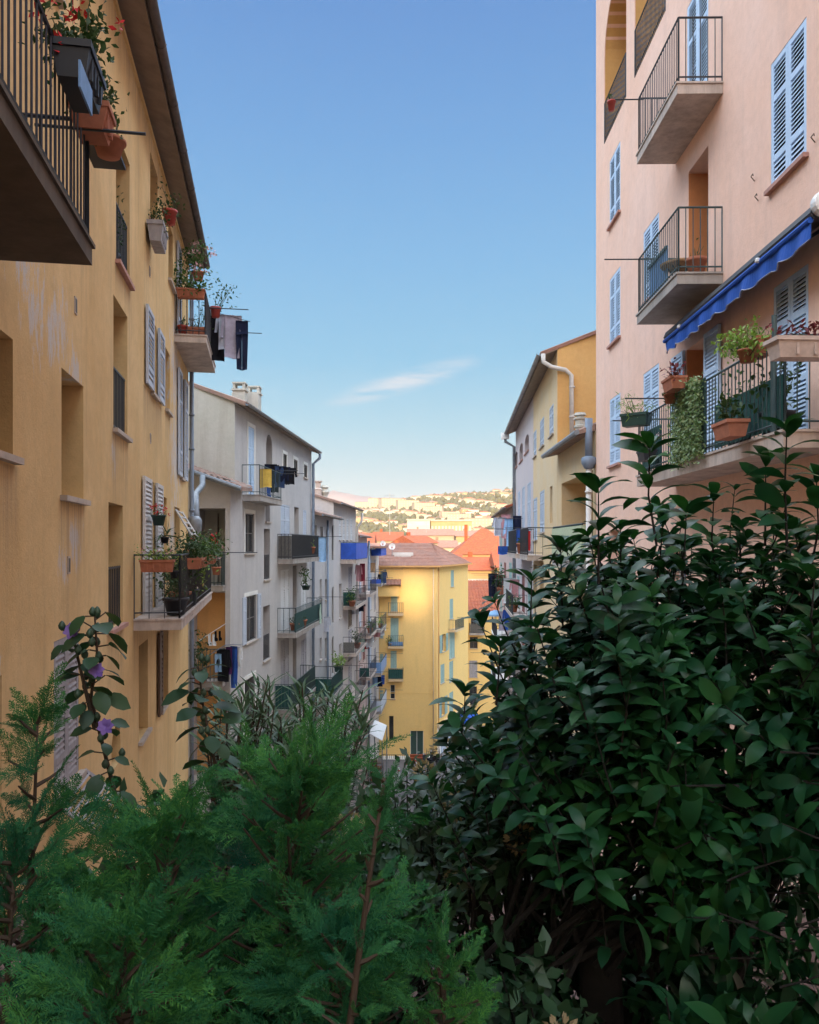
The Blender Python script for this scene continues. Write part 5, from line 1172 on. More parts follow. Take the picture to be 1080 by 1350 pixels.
for i, (u, z, lab, lf, mt) in enumerate(((14.3, -1.12, 'round pot of trailing stems behind the black tub of the long planted left balcony', 'leafpotd', 'terra'), (15.7, -1.12, 'white flecked bush in a pot midway along the floor of the long planted left balcony', 'leafpot', 'terrawhite'), (17.2, -1.12, 'yellow green bush in a pot toward the far end of the long planted left balcony', 'leaflime', 'terra'))):
    pot(lab, Bt(u, z, .5), 'round', .2, .3, mat=mt, leaf=lf, n=380, L=.085, rad=(.36, .6, .5))
pot('climbing plant in a dark pot covering the outer bars of the long planted left balcony', Bt(15.0, -1.12, .6), 'round', .18, .3, mat='plasticdark', leaf='leafpotd', n=260, L=.07, rad=(.22, 1.2, .55), lift=.7)
pot('stiff spiky succulent in a small pot by the white shutter', Bt(14.75, .02, .2), 'round', .08, .12, mat='plasticdark', leaf='leafpotd', n=14, L=.3, rad=(.06, .06, .1), t=NARROW, spread=.2)
# --- grey house and neighbours
pot('terracotta pot on the green screened balcony of the pale grey building, left of its pair', L2.at(33.2, -3.5, .5), 'round', .2, .32, leaf='leafpotd', n=50, L=.1)
pot('orange pot beside another on the green screened balcony of the pale grey building', L2.at(34.4, -3.5, .55), 'round', .24, .36, leaf='leafpot', n=40, L=.1)
pot('hanging basket of green leaves above the green screened balcony of the pale grey building', L2.at(36.2, -2.0, .4), 'round', .2, .2, mat='plantergreen', leaf='leafpot', n=120, L=.12, rad=(.3, .5, .45), hang=(0, 0, .9))
pot('light green plant behind the grey reed screen of the pale grey building', L2.at(36.8, -.4, .52), 'round', .2, .3, leaf='leaflime', n=90, L=.12, rad=(.2, .4, .3))
pot('bushy lime green plant on the low balcony of the cream building', L2.at(43.5, -6.7, .8), 'trough', .2, .3, .9, math.atan2(1, .06), 'plantergreen', 'leaflime', .14, 190, (.7, .4, .35))
# --- loggia stack on the left
pot('pot of red geraniums in the loggia between the ochre and grey buildings', F_ := fr(24.7).at(-6.05, -.32, .3), 'round', .14, .2, leaf='leafpot', n=80, L=.08, rad=(.4, .2, .2), flowers='petalred', nf=7, fl=.09)
pot('clay pot under the red geraniums in the loggia between the ochre and grey buildings', fr(24.7).at(-5.75, -.9, .32), 'round', .14, .24, leaf='leafpotd', n=90, L=.08, rad=(.2, .2, .25))
pot('tall green plant rising in front of the lower loggia', fr(24.6).at(-6.15, -4.05, .5), 'round', .22, .3, leaf='leafpotd', n=160, L=.12, rad=(.3, .3, .7))
# --- pink house, top down
pot('tiny red pot with a sprig on the rod end beside the arched loggia', P.at(14.85, 7.88, 1.16), 'round', .075, .17, mat='plasticred', leaf='leafpotd', n=8, L=.07, rad=(.06, .06, .1))
pot('terracotta pot with a white rim on the middle pink balcony', P.at(12.9, 4.2, .28), 'round', .16, .3, mat='terra', leaf='leafpotd', n=4, L=.05)
pot('purple leaved trough hung outside the rail near the far end of the long pink balcony', on(P, 889, 515, .92), 'trough', .12, .18, .45, aP, 'terra', 'leafred', .08, 80, (.3, .18, .16))
pot('small pot of drooping leaves below the purple leaved trough', on(P, 884, 532, .88), 'round', .1, .14, mat='terra', leaf='leafpotd', n=40, L=.08, rad=(.14, .14, .16), lift=.2)
pot('dark green trough of feathery grass at the far corner of the long pink balcony', on(P, 839, 562, .86), 'trough', .14, .22, .48, aP + .9, 'plantergreen', 'leaflime', .10, 190, (.26, .2, .2), t=NARROW, spread=.5)
pot('pot of faded pink flowers hung low at the far corner of the long pink balcony', on(P, 853, 608, .84), 'trough', .12, .18, .4, aP, 'plasticdark', 'leafpotd', .07, 60, (.3, .2, .2), 'petalpink', nf=8, fl=.05)
pot('terracotta trough with dark succulent hung outside the long pink balcony', on(P, 963, 578, .90), 'trough', .13, .2, .52, aP, 'terra', 'leafpotd', .09, 110, (.28, .2, .18))
pot('lime green hanging bush on the high bracket over the long pink balcony', on(P, 985, 478, .80), 'round', .11, .15, mat='terra', leaf='leaflime', n=520, L=.06, rad=(.26, .46, .2), lift=.5)
pot('brown clay trough on the high bracket beside the lime green bush', on(P, 1003, 470, .66), 'trough', .12, .2, .4, aP, 'terra', 'leaflime', .06, 40, (.2, .14, .1))
pot('long pale terracotta trough of purple leaves at the near end of the long pink balcony', on(P, 1062, 474, .80) + Vector((.12, 0, 0)), 'trough', .14, .2, .95, 0.05, 'terrawhite', 'leafred', .06, 190, (.5, .14, .1))
pot('leafy dark plant on the floor behind the near bars of the long pink balcony', P.at(9.6, 1.25, .45), 'round', .2, .3, mat='plasticdark', leaf='leafpotd', n=170, L=.10, rad=(.3, .4, .35))
pot('rambling vine in a pot climbing the middle bars of the long pink balcony', P.at(10.6, 1.25, .5), 'round', .18, .26, mat='plasticdark', leaf='leafpot', n=120, L=.07, rad=(.2, .6, .45))
iv = thing('ivy_screen', 'thick mat of variegated ivy hanging over the rail of the long pink balcony', 'ivy', tuple(P.at(11.85, 1.25, .72)))
n = 3400; u = RNG.uniform(11.22, 12.5, n); z = RNG.uniform(1.22, 2.36, n) - RNG.uniform(0, .12, n) * (RNG.uniform(0, 1, n) < .25); o = .72 + np.abs(RNG.normal(0, .06, n))
pos = np.stack([P.ox + P.dx * u + P.nx * o, P.oy + P.dy * u + P.ny * o, z], 1); d = rdir(n) + np.array([-.7, 0, -.5]); lb = LB(); lb.leaves(pos, d, rdir(n, .2) + np.array([-1, 0, .4]), RNG.uniform(.04, .07, n), LEAFS); lb.build('leaves', M['leafvar'], iv)
q = MB(); P.box(q, 11.25, 12.47, 1.27, 2.3, .70, .722); q.build('netting', M['plantergreen'], iv)
# --- right row, further on
pot('clay pot and twigs on the lilac balcony among the laundry', R2.at(38.5, -.42, .4), 'round', .22, .5, leaf='leafpotd', n=50, L=.14)
for i, (y, lab) in enumerate(((51.5, 'potted shrub at the near end of the peach building balcony'), (54.0, 'taller potted shrub midway along the peach building balcony'), (56.8, 'reddish potted plant at the far end of the peach building balcony'))):
    pot(lab, Pl(3.3, 0, .0593, 1, -1).at(y, -3.15, .6), 'round', .3, .45, leaf='leafpotd' if i < 2 else 'leafred', n=120, L=.2, rad=(.45, .6, .6 + .3 * (i == 1)))
# ================================================================== LAUNDRY
def cloth_solid(mb, top, ax, nrm, prof, h, waves=.03, seed=0, nx=8, nz=10, th=.012, skew=0.0):
    """hanging cloth: prof(t) gives left and right edge at depth t; wrinkled, with thickness"""
    r = random.Random(seed); ph = [r.uniform(0, 6) for _ in range(4)]; V = []
    for s in (1, -1):
        for j in range(nz + 1):
            t = j / nz; a, b_ = prof(t)
            for i in range(nx + 1):
                k = i / nx; u = a + (b_ - a) * k
                w = waves * (.35 + .65 * t) * (math.sin(u * 17 + ph[0]) + .6 * math.sin(u * 31 + ph[1] + t * 3) + .4 * math.sin(t * 9 + ph[2]))
                V.append(top + ax * (u + skew * t) + Vector((0, 0, -h * t + .02 * math.sin(u * 12 + ph[3]) * t)) + nrm * (w + s * th))
    m = (nx + 1) * (nz + 1); F = []
    for j in range(nz):
        for i in range(nx):
            a = j * (nx + 1) + i; F += [(a, a + 1, a + nx + 2, a + nx + 1), (m + a, m + a + nx + 1, m + a + nx + 2, m + a + 1)]
    edge = [i for i in range(nx + 1)] + [(j + 1) * (nx + 1) - 1 for j in range(1, nz + 1)] + [nz * (nx + 1) + i for i in range(nx - 1, -1, -1)] + [j * (nx + 1) for j in range(nz - 1, 0, -1)]
    for a, b_ in zip(edge, edge[1:] + edge[:1]): F.append((a, b_, m + b_, m + a))
    mb.raw(V, F)
GS = [0]
def garment(kind, top, ax, w, h, mat, label, cat=None, waves=.034, group='washing hung out to dry', skew=0.0):
    GS[0] += 1; s = GS[0]; top = Vector(top); ax = Vector(ax).normalized(); nrm = Vector((-ax.y, ax.x, 0)); mb = MB()
    if kind == 'trousers':
        cloth_solid(mb, top, ax, nrm, lambda t: (-w / 2, w / 2), h * .28, waves * .6, s, 6, 4, .02)
        for sg in (-1, 1): cloth_solid(mb, top + Vector((0, 0, -h * .275)), ax, nrm, lambda t, sg=sg: tuple(sorted((sg * .01 * w, sg * (w / 2 - w * .08 * t)))), h * .72, waves, s + sg, 4, 8, .022)
    elif kind == 'shirt':
        cloth_solid(mb, top, ax, nrm, lambda t: (-w * (.30 + .03 * t), w * (.30 + .03 * t)), h, waves, s, 7, 9, .016)
        for sg in (-1, 1): cloth_solid(mb, top, ax, nrm, lambda t, sg=sg: tuple(sorted((sg * (w * .27 + .12 * w * t), sg * (w * .42 + .10 * w * t)))), h * .55, waves, s + 7 + sg, 3, 6, .016)
    elif kind == 'socks':
        for sg in (-1, 1):
            cloth_solid(mb, top + ax * sg * w * .3, ax, nrm, lambda t: (-w * .16, w * .16) if t < .7 else (-w * .16, w * .34), h, waves * .3, s + sg, 3, 8, .012)
    else: cloth_solid(mb, top, ax, nrm, lambda t: (-w / 2, w / 2), h, waves, s, 10, 10, .006, skew)
    o = mb.build(kind if kind in ('trousers', 'shirt', 'socks', 'towel', 'sheet') else 'towel', M[mat], None, True)
    return tag(o, label, cat or kind, group)
def hang(pl, px, py, off): return pl.pt(px, py, off)
# upper corner balcony: rods beyond the rail (front of the house corner)
ax = Vector((1, .176, 0))
for (k, px, pt, w, h, mt, lab) in (('shirt', 287, 417, .5, 1.1, 'c_black', 'black top hung nearest the rail of the upper corner balcony'), ('shirt', 297, 415, .5, .85, 'c_grey', 'blue grey striped shirt hung on the upper corner balcony'),
        ('shirt', 306, 416, .55, 1.05, 'c_lilac', 'pale lilac blouse hung beside the trousers on the upper corner balcony'), ('trousers', 319, 423, .30, 1.22, 'c_navy', 'dark navy trousers hung farthest out from the upper corner balcony')):
    y = 20.2; p = Vector(at_px(px, pt, y)); garment(k, p, ax, w, h, mt, lab)
t = thing('clothes_line', 'wire with dry twigs above the washing of the upper corner balcony', 'clothes line', tuple(A.at(20.2, 5.5, .7))); q = MB(); a0, a1 = Vector(at_px(270, 408, 20.2)), Vector(at_px(330, 424, 20.2)); q.tube([a0, a1], .008, 4); q.build('wire', M['iron'], t)
# loggia laundry
F3 = fr(24.6)
for (k, px, pt, w, h, mt, lab) in (('socks', 279, 836, .22, .36, 'c_white', 'white sock pair on the thin line before the orange loggia wall'), ('socks', 287, 832, .2, .3, 'c_black', 'black sock pair on the thin line before the orange loggia wall')): garment(k, F3.pt(px, pt, .1), (1, 0, .0), w, h, mt, lab)
for (k, px, pt, w, h, mt, lab) in (('towel', 288, 862, .22, .55, 'c_sky', 'small pale blue towel in the washing below the orange loggia wall'), ('shirt', 295, 856, .5, .95, 'c_black', 'black shirt in the washing below the orange loggia wall'), ('towel', 302, 853, .22, .8, 'c_purple', 'purple cloth in the washing below the orange loggia wall'),
        ('towel', 308.5, 852, .24, 1.25, 'c_royal', 'long royal blue towel in the washing below the orange loggia wall'), ('shirt', 314, 853, .3, .62, 'c_white', 'white printed shirt at the end of the washing below the orange loggia wall')): garment(k, F3.pt(px, pt, .35), (1, -.3, 0), w, h, mt, lab)
t = thing('clothes_line', 'white line strung in front of the orange loggia wall', 'clothes line', tuple(F3.pt(275, 850, .1))); q = MB(); q.tube([F3.pt(262, 845, .1), F3.pt(298, 822, .1)], .008, 4); q.build('wire', M['plasticwhite'], t)
t = thing('clothes_line', 'grey drying rail carrying the royal blue towel', 'clothes line', tuple(F3.pt(285, 870, .35))); q = MB(); q.tube([F3.pt(272, 866, .3), F3.pt(298, 850, .36), F3.pt(319, 850, .35)], .015, 5); q.build('rail', M['zinc'], t)
# grey house
axs = L2.at(1, 0) - L2.at(0, 0); zb1 = L2.Z(655, 27.8)
garment('towel', L2.at(27.55, zb1 + .92, .66), (1, -.06, 0), .42, .62, 'c_yellow', 'yellow towel over the top balcony rail of the pale grey building'); garment('towel', L2.at(28.4, zb1 + .35, .55), axs, .5, .4, 'c_royal', 'blue box shaped cloth low on the top balcony of the pale grey building')
for i, (px, k, w, h, mt, lab) in enumerate(((356, 'shirt', .6, .75, 'c_navy', 'navy shirt, first along the rod of the pale grey building'), (362, 'trousers', .34, 1.0, 'c_black', 'black trousers, second along the rod of the pale grey building'), (369, 'shirt', .55, .8, 'c_denim', 'dark denim shirt, third along the rod of the pale grey building'), (375.5, 'shirt', .5, .65, 'c_navy', 'dark navy shirt, fourth along the rod of the pale grey building'), (382.5, 'shirt', .5, .62, 'c_black', 'black shirt at the outer end of the rod of the pale grey building'))):
    p = Vector(at_px(px, 612 + i * 1.2, 30.2)); garment(k, p, (1, .1, 0), w, h, mt, lab)
p = Vector(at_px(421, 708, 38.4)); garment('sheet', p, (1, .06, 0), .66, 1.15, 'c_sky', 'pale blue sheet on the rod beside the grey reed screen', cat='sheet'); garment('towel', L2.at(37.7, -2.75, .80), axs, .3, .85, 'c_palegreen', 'pale green cloth over the green screened balcony of the pale grey building')
# cream and rose houses
for (px, pt, y, k, w, h, mt, lab) in ((473, 745, 55, 'shirt', .5, 1.1, 'c_pink', 'pink shirt below the blue balcony box'), (478, 743, 56, 'towel', .35, 1.2, 'c_wine', 'wine red cloth below the blue balcony box'), (503, 757, 68, 'shirt', .7, .9, 'c_black', 'black shirt by the small roof balcony of the rose tinted building'), (507, 754, 68, 'shirt', .5, .95, 'c_denim', 'denim shirt by the small roof balcony of the rose tinted building'),
        (491, 742, 66.5, 'towel', .5, .8, 'c_tan', 'tan cloth inside the small roof balcony of the rose tinted building'), (494, 893, 68, 'towel', .5, .7, 'c_sky', 'light blue towel low on the rose tinted building'), (501, 892, 69, 'shirt', .7, .85, 'c_navy', 'navy shirt low on the rose tinted building'), (505, 890, 69, 'trousers', .3, .8, 'c_royal', 'blue trousers low on the rose tinted building')):
    garment(k, at_px(px, pt, y), (1, .1, 0), w, h, mt, lab)
# right row laundry
for (px, pt, y, k, w, h, mt, lab) in ((659, 682, 44, 'shirt', .8, 1.0, 'c_grey', 'grey blue shirt hung farthest out over the town view'), (667, 678, 44, 'sheet', .5, 1.3, 'c_pink', 'faded pink sheet hung over the town view'), (675, 684, 43, 'shirt', .9, 1.45, 'c_sky', 'long sky blue shirt hung in front of the lilac building'), (664, 720, 44, 'towel', .6, .45, 'c_royal', 'royal blue cloth hung under the grey blue shirt'),
        (682, 680, 42.5, 'towel', .45, .7, 'c_navy', 'navy cloth on the rod of the lilac building'), (685, 697, 41, 'towel', .3, .9, 'c_royal', 'royal blue towel on the lilac balcony rail'), (690, 697, 40, 'trousers', .3, 1.1, 'c_wine', 'wine coloured trousers on the lilac balcony rail'), (695, 698, 39, 'shirt', .5, 1.0, 'c_purple', 'purple shirt on the lilac balcony rail'), (701, 700, 38, 'towel', .3, .9, 'c_red', 'dark red towel on the lilac balcony rail'),
        (648, 756, 52, 'trousers', .4, 1.5, 'c_navy', 'navy trousers hung out from the peach building balcony'), (653, 757, 52, 'trousers', .35, 1.6, 'c_black', 'black trousers hung out from the peach building balcony'), (658, 758, 52, 'shirt', .6, 1.1, 'c_wine', 'wine red shirt hung out from the peach building balcony')):
    garment(k, at_px(px, pt, y), (1, .05, 0), w, h, mt, lab, waves=.03)
for (px, pt, y, k, w, h, mt, lab) in ((421, 812, 43.5, 'towel', .4, .8, 'c_white', 'white towel on the low rod of the cream building'), (430, 813, 43.5, 'shirt', .5, .8, 'c_grey', 'grey shirt on the low rod of the cream building'), (468, 792, 55, 'towel', .5, .9, 'c_white', 'white towel on the middle balcony of the cream building'), (476, 791, 56, 'shirt', .6, .8, 'c_navy', 'navy shirt on the middle balcony of the cream building'),
        (474, 842, 57, 'sheet', .7, .9, 'c_palegreen', 'pale green sheet on the lower balcony of the cream building'), (482, 838, 62, 'towel', .5, 1.0, 'c_red', 'red towel on the balcony of the rose tinted building'), (487, 838, 62, 'shirt', .7, .9, 'c_white', 'white shirt on the balcony of the rose tinted building'), (497, 826, 69, 'towel', .6, .9, 'c_pink', 'pink towel near the yellow building corner'), (503, 824, 70, 'shirt', .8, .9, 'c_white', 'white shirt near the yellow building corner'),
        (672, 762, 46, 'sheet', .7, 1.4, 'c_white', 'white sheet under the lilac balcony'), (679, 764, 45, 'shirt', .6, 1.0, 'c_pink', 'pink shirt under the lilac balcony'), (664, 806, 50, 'towel', .6, 1.2, 'c_lilac', 'lilac towel low on the peach building'), (670, 804, 49, 'shirt', .7, 1.2, 'c_royal', 'royal blue shirt low on the peach building'), (656, 690, 47, 'towel', .4, .7, 'c_white', 'small white towel hung over the orange roofs')):
    garment(k, at_px(px, pt, y), (1, .1, 0), w, h, mt, lab, waves=.04)
for (pl_, u_, z_, o_, lf, lab) in ((L2, 50.4, -3.8, .6, 'leafpot', 'potted bush on the upper middle balcony of the cream building'), (L2, 53.0, -6.7, .6, 'leafpotd', 'dark potted bush on the third balcony of the cream building'), (L2, 60.5, -6.5, .6, 'leafpot', 'potted bush on the second balcony of the rose tinted building'), (L2, 67.5, -6.85, .7, 'leaflime', 'light green bush on the second far balcony of the rose tinted building'),
        (R2, 42.0, -3.45, .5, 'leafpot', 'potted bush on the middle balcony of the lilac building'), (R2, 44.5, -6.45, .5, 'leafpotd', 'potted bush on the lowest balcony of the lilac building'), (YF, YF.U(515), YF.Z(853, 0) + .02, .4, 'leafpot', 'small potted bush on the middle balcony of the saffron building')):
    pot(lab, pl_.at(u_, z_, o_), 'round', .22, .36, leaf=lf, n=130, L=.14, rad=(.4, .5, .42))
def parasol(label, c, r, h, mat, closed=False, cat='parasol'):
    t = thing('parasol', label, cat, tuple(c)); c = Vector(c); q = MB(); q.tube([c, c + Vector((0, 0, h))], .03, 6); q.build('pole', M['zinc'], t)
    q = MB(); n = 8; top = c + Vector((0, 0, h)); R = [(top + Vector((r * math.cos(2 * math.pi * k / n), r * math.sin(2 * math.pi * k / n), -.35 * r * (1 if not closed else 3)))) for k in range(n)]
    for k in range(n): q.face([top, R[k], R[(k + 1) % n]]); q.face([R[k], R[(k + 1) % n], R[(k + 1) % n] + Vector((0, 0, -.12)), R[k] + Vector((0, 0, -.12))])
    q.build('canopy', M[mat], t); return t
parasol('small blue parasol below the peach building balcony', Vector(at_px(653, 832, 54)), .75, 1.4, 'c_sky')
# white market canopy at the street's end
t = thing('market_canopy', 'tilted white canvas canopy over the goods at the end of the street', 'canopy', tuple(at_px(498, 1000, 64)))
q = MB(); p = [Vector(at_px(*z)) for z in ((487, 968, 63.0), (494, 950, 65.0), (510, 957, 65.2), (504, 977, 63.2))]; q.hexa([*p, *[v + Vector((0, 0, .06)) for v in p]]); q.build('canopy', M['plasticwhite'], t)
q = MB()
for v in p: q.tube([v, Vector((v.x, v.y, -19))], .05, 6)
q.build('pole', M['zinc'], t)
for i, (px, h, mt) in enumerate(((489, 1.7, 'tileorange'), (497, 1.5, 'terra'))):
    v = Vector(at_px(px, 1000, 64.5)); t = thing('market_rack', ('tall rack of orange goods' if i == 0 else 'lower rack of brown goods') + ' under the tilted white canvas canopy', 'rack', (v.x, v.y, -19)); q = MB()
    for k in range(4): q.box(v.x - .5, v.x + .5, v.y - .3, v.y + .3, -18.7 + k * h / 3, -18.66 + k * h / 3)
    for sx in (-.48, .48): q.box(v.x + sx - .03, v.x + sx + .03, v.y - .3, v.y + .3, -19, -18.6 + h)
    q.build('frame', M['shutbrown'], t); q = MB()
    for k in range(3):
        for j in range(4): q.lathe([(.05, 0), (.11, .08), (.1, .2), (.04, .26)], 7, (v.x - .36 + j * .24, v.y - .05, -18.65 + k * h / 3))
    q.build('goods', M[mt], t)
# balcony things on the pink house
t = thing('folding_table', 'round wooden table behind the bars of the middle pink balcony', 'table', tuple(P.at(13.75, 4.17, .3))); q = MB(); c = P.at(13.55, 4.62, .34); q.lathe([(.30, -.02), (.31, 0), (.31, .02), (.29, .03)], 22, tuple(c)); q.build('table_top', M['c_tan'], t)
q = MB()
for sg in (-1, 1): q.tube([c + Vector((.16 * sg, .1, -.02)), Vector((c.x - .16 * sg, c.y + .1, 4.17))], .012, 5); q.tube([c + Vector((.16 * sg, -.1, -.02)), Vector((c.x - .16 * sg, c.y - .1, 4.17))], .012, 5)
q.build('leg', M['iron'], t)
t = thing('sun_lounger', 'folded blue slatted lounger leaning on the middle pink balcony', 'lounger', tuple(P.at(14.1, 4.17, .5))); q = MB()
for k in range(9): P.box(q, 13.62 + k * .115, 13.71 + k * .115, 4.2, 4.98, .50, .53)
q.build('slats', M['c_sky'] if 0 else M['planterblue'], t); q = MB(); P.box(q, 13.6, 14.66, 4.92, 4.97, .531, .56); P.box(q, 13.6, 14.66, 4.25, 4.30, .531, .56); q.build('frame', M['irongreen'], t)
t = thing('street_bollard', 'white bollard standing in the row at the end of the street', 'bollard', (0, 0, 0), 'white bollards'); q = MB(); q.lathe([(.11, 0), (.11, .08), (.085, .1), (.085, .88), (.10, .9), (.10, .95), (.06, 1.02)], 10); q.build('post', M['plasticwhite'], t, True, False); q = MB(); q.lathe([(.088, .74), (.09, .75), (.09, .84), (.088, .85)], 10); q.build('band', M['c_red'], t, True, False)
t.location = (at_px(519, 1020, 64)[0], 64, -19)
for px, y in ((526, 66), (537, 68), (549, 69), (474, 50), (486, 53), (466, 48)): dup(t, (at_px(px, 0, y)[0], y, -19))
def scooter():
    t = thing('motor_scooter', 'scooter', 'scooter', (0, 0, 0), 'parked scooters'); q = MB()
    q.raw([(-.16, -.6, .35), (.16, -.6, .35), (.2, -.1, .3), (-.2, -.1, .3), (-.16, -.75, .62), (.16, -.75, .62), (.18, -.05, .68), (-.18, -.05, .68)], [(3, 2, 1, 0), (4, 5, 6, 7), (0, 1, 5, 4), (1, 2, 6, 5), (2, 3, 7, 6), (3, 0, 4, 7)]); q.box(-.17, .17, -.1, .42, .24, .32); q.raw([(-.2, .42, .25), (.2, .42, .25), (.17, .55, .9), (-.17, .55, .9), (-.2, .5, .25), (.2, .5, .25), (.17, .63, .9), (-.17, .63, .9)], [(0, 1, 2, 3), (4, 5, 6, 7), (0, 1, 5, 4), (1, 2, 6, 5), (2, 3, 7, 6), (3, 0, 4, 7)]); q.build('body', M['plasticdark'], t, False, False)
    for y in (-.55, .68):
        q = MB(); q.tube([(-.055, y, .25), (-.05, y, .25), (.05, y, .25), (.055, y, .25)], [.2, .25, .25, .2], 16); q.build('wheel', M['iron'], t, True, False)
    q = MB(); q.box(-.15, .15, -.72, -.05, .685, .78); q.build('seat', M['c_black'], t, False, False); q = MB(); q.tube([(0, .56, .9), (0, .5, 1.05)], .03, 6); q.tube([(-.32, .42, 1.08), (0, .5, 1.05), (.32, .42, 1.08)], .018, 6); q.build('handlebar', M['zinc'], t, False, False)
    q = MB(); q.lathe([(.02, -.02), (.07, 0), (.07, .04), (.03, .08)], 10, (0, .66, .92)); q.build('headlight', M['plasticwhite'], t, True, False); return t
s0 = scooter()
SL = ['dark scooter parked by the perron railing', 'dark scooter parked next to the saffron building corner', 'dark scooter parked at the foot of the left row', 'dark scooter parked between the bollards and the left row']
for i, (px, y, rz) in enumerate(((564, 70, .5), (573, 71, .4), (487, 58, 1.9), (494, 60, 2.2))):
    loc = (at_px(px, 0, y)[0], y, -19)
    if i == 0: s0.location = loc; s0.rotation_euler = (0, 0, rz); s0['label'] = SL[0]
    else: dup(s0, loc, rz, SL[i])
# ================================================================== THE PLANTS IN FRONT
def tvec(*a): return np.array(a, float)
def shoot(lb, st, p, d, L, npair, ll, lw=1.0, top=4, stemr=.004, droop=.2, r=RNG, t=LEAF):
    """an upright twig with opposite pairs of arching leaves and a whorl at its tip"""
    d = d / np.linalg.norm(d); a = np.cross(d, [0.3, 0.1, 1.0]); a /= np.linalg.norm(a); b = np.cross(d, a)
    bend = r.normal(0, .06, 3); pts = [p, p + d * L * .5 + bend * L * .5, p + d * L + bend * L * .3]
    st.tube([Vector(x) for x in pts], [stemr, stemr * .75, stemr * .4], 5, False)
    P_, D_, U_, S_ = [], [], [], []
    ph0 = r.uniform(0, 3)
    for k in range(npair):
        s = (k + .6) / npair; c = pts[0] * (1 - s) ** 2 + 2 * pts[1] * s * (1 - s) + pts[2] * s * s if False else (pts[0] + (pts[1] - pts[0]) * 2 * s if s < .5 else pts[1] + (pts[2] - pts[1]) * (2 * s - 1))
        for q in (0, math.pi):
            an = ph0 + q + (k % 2) * math.pi / 2 + r.normal(0, .3); inc = math.radians(r.uniform(58, 92) - 20 * s)
            side = a * math.cos(an) + b * math.sin(an); v = d * math.cos(inc) + side * math.sin(inc)
            P_.append(c + side * .004); D_.append(v); U_.append(d * 1.0 + r.normal(0, .25, 3)); S_.append(ll * r.uniform(.75, 1.15) * (1 - .18 * abs(s - .5)))
    for k in range(top):
        an = ph0 + 2 * math.pi * k / top; side = a * math.cos(an) + b * math.sin(an); v = d * .7 + side * .8
        P_.append(pts[2]); D_.append(v); U_.append(d + r.normal(0, .15, 3)); S_.append(ll * r.uniform(.6, .95))
    S = np.array(S_); lb.leaves(np.array(P_), np.array(D_), np.array(U_), np.stack([S * lw, S, S], 1), t)
def inside(p, ells): return any((((p - np.array(c)) / np.array(r)) ** 2).sum() < 1 for c, r in ells)
def surf_pts(ells, n, r, lo=.55):
    out = []; w = np.array([e[1][0] * e[1][1] + e[1][0] * e[1][2] + e[1][1] * e[1][2] for e in ells]); w = w / w.sum()
    while len(out) < n:
        c, q = ells[r.choice(len(ells), p=w)]; v = r.normal(size=3); v /= np.linalg.norm(v); k = r.uniform(lo, 1.0)
        out.append((np.array(c) + v * np.array(q) * k, v / np.array(q)))
    return out
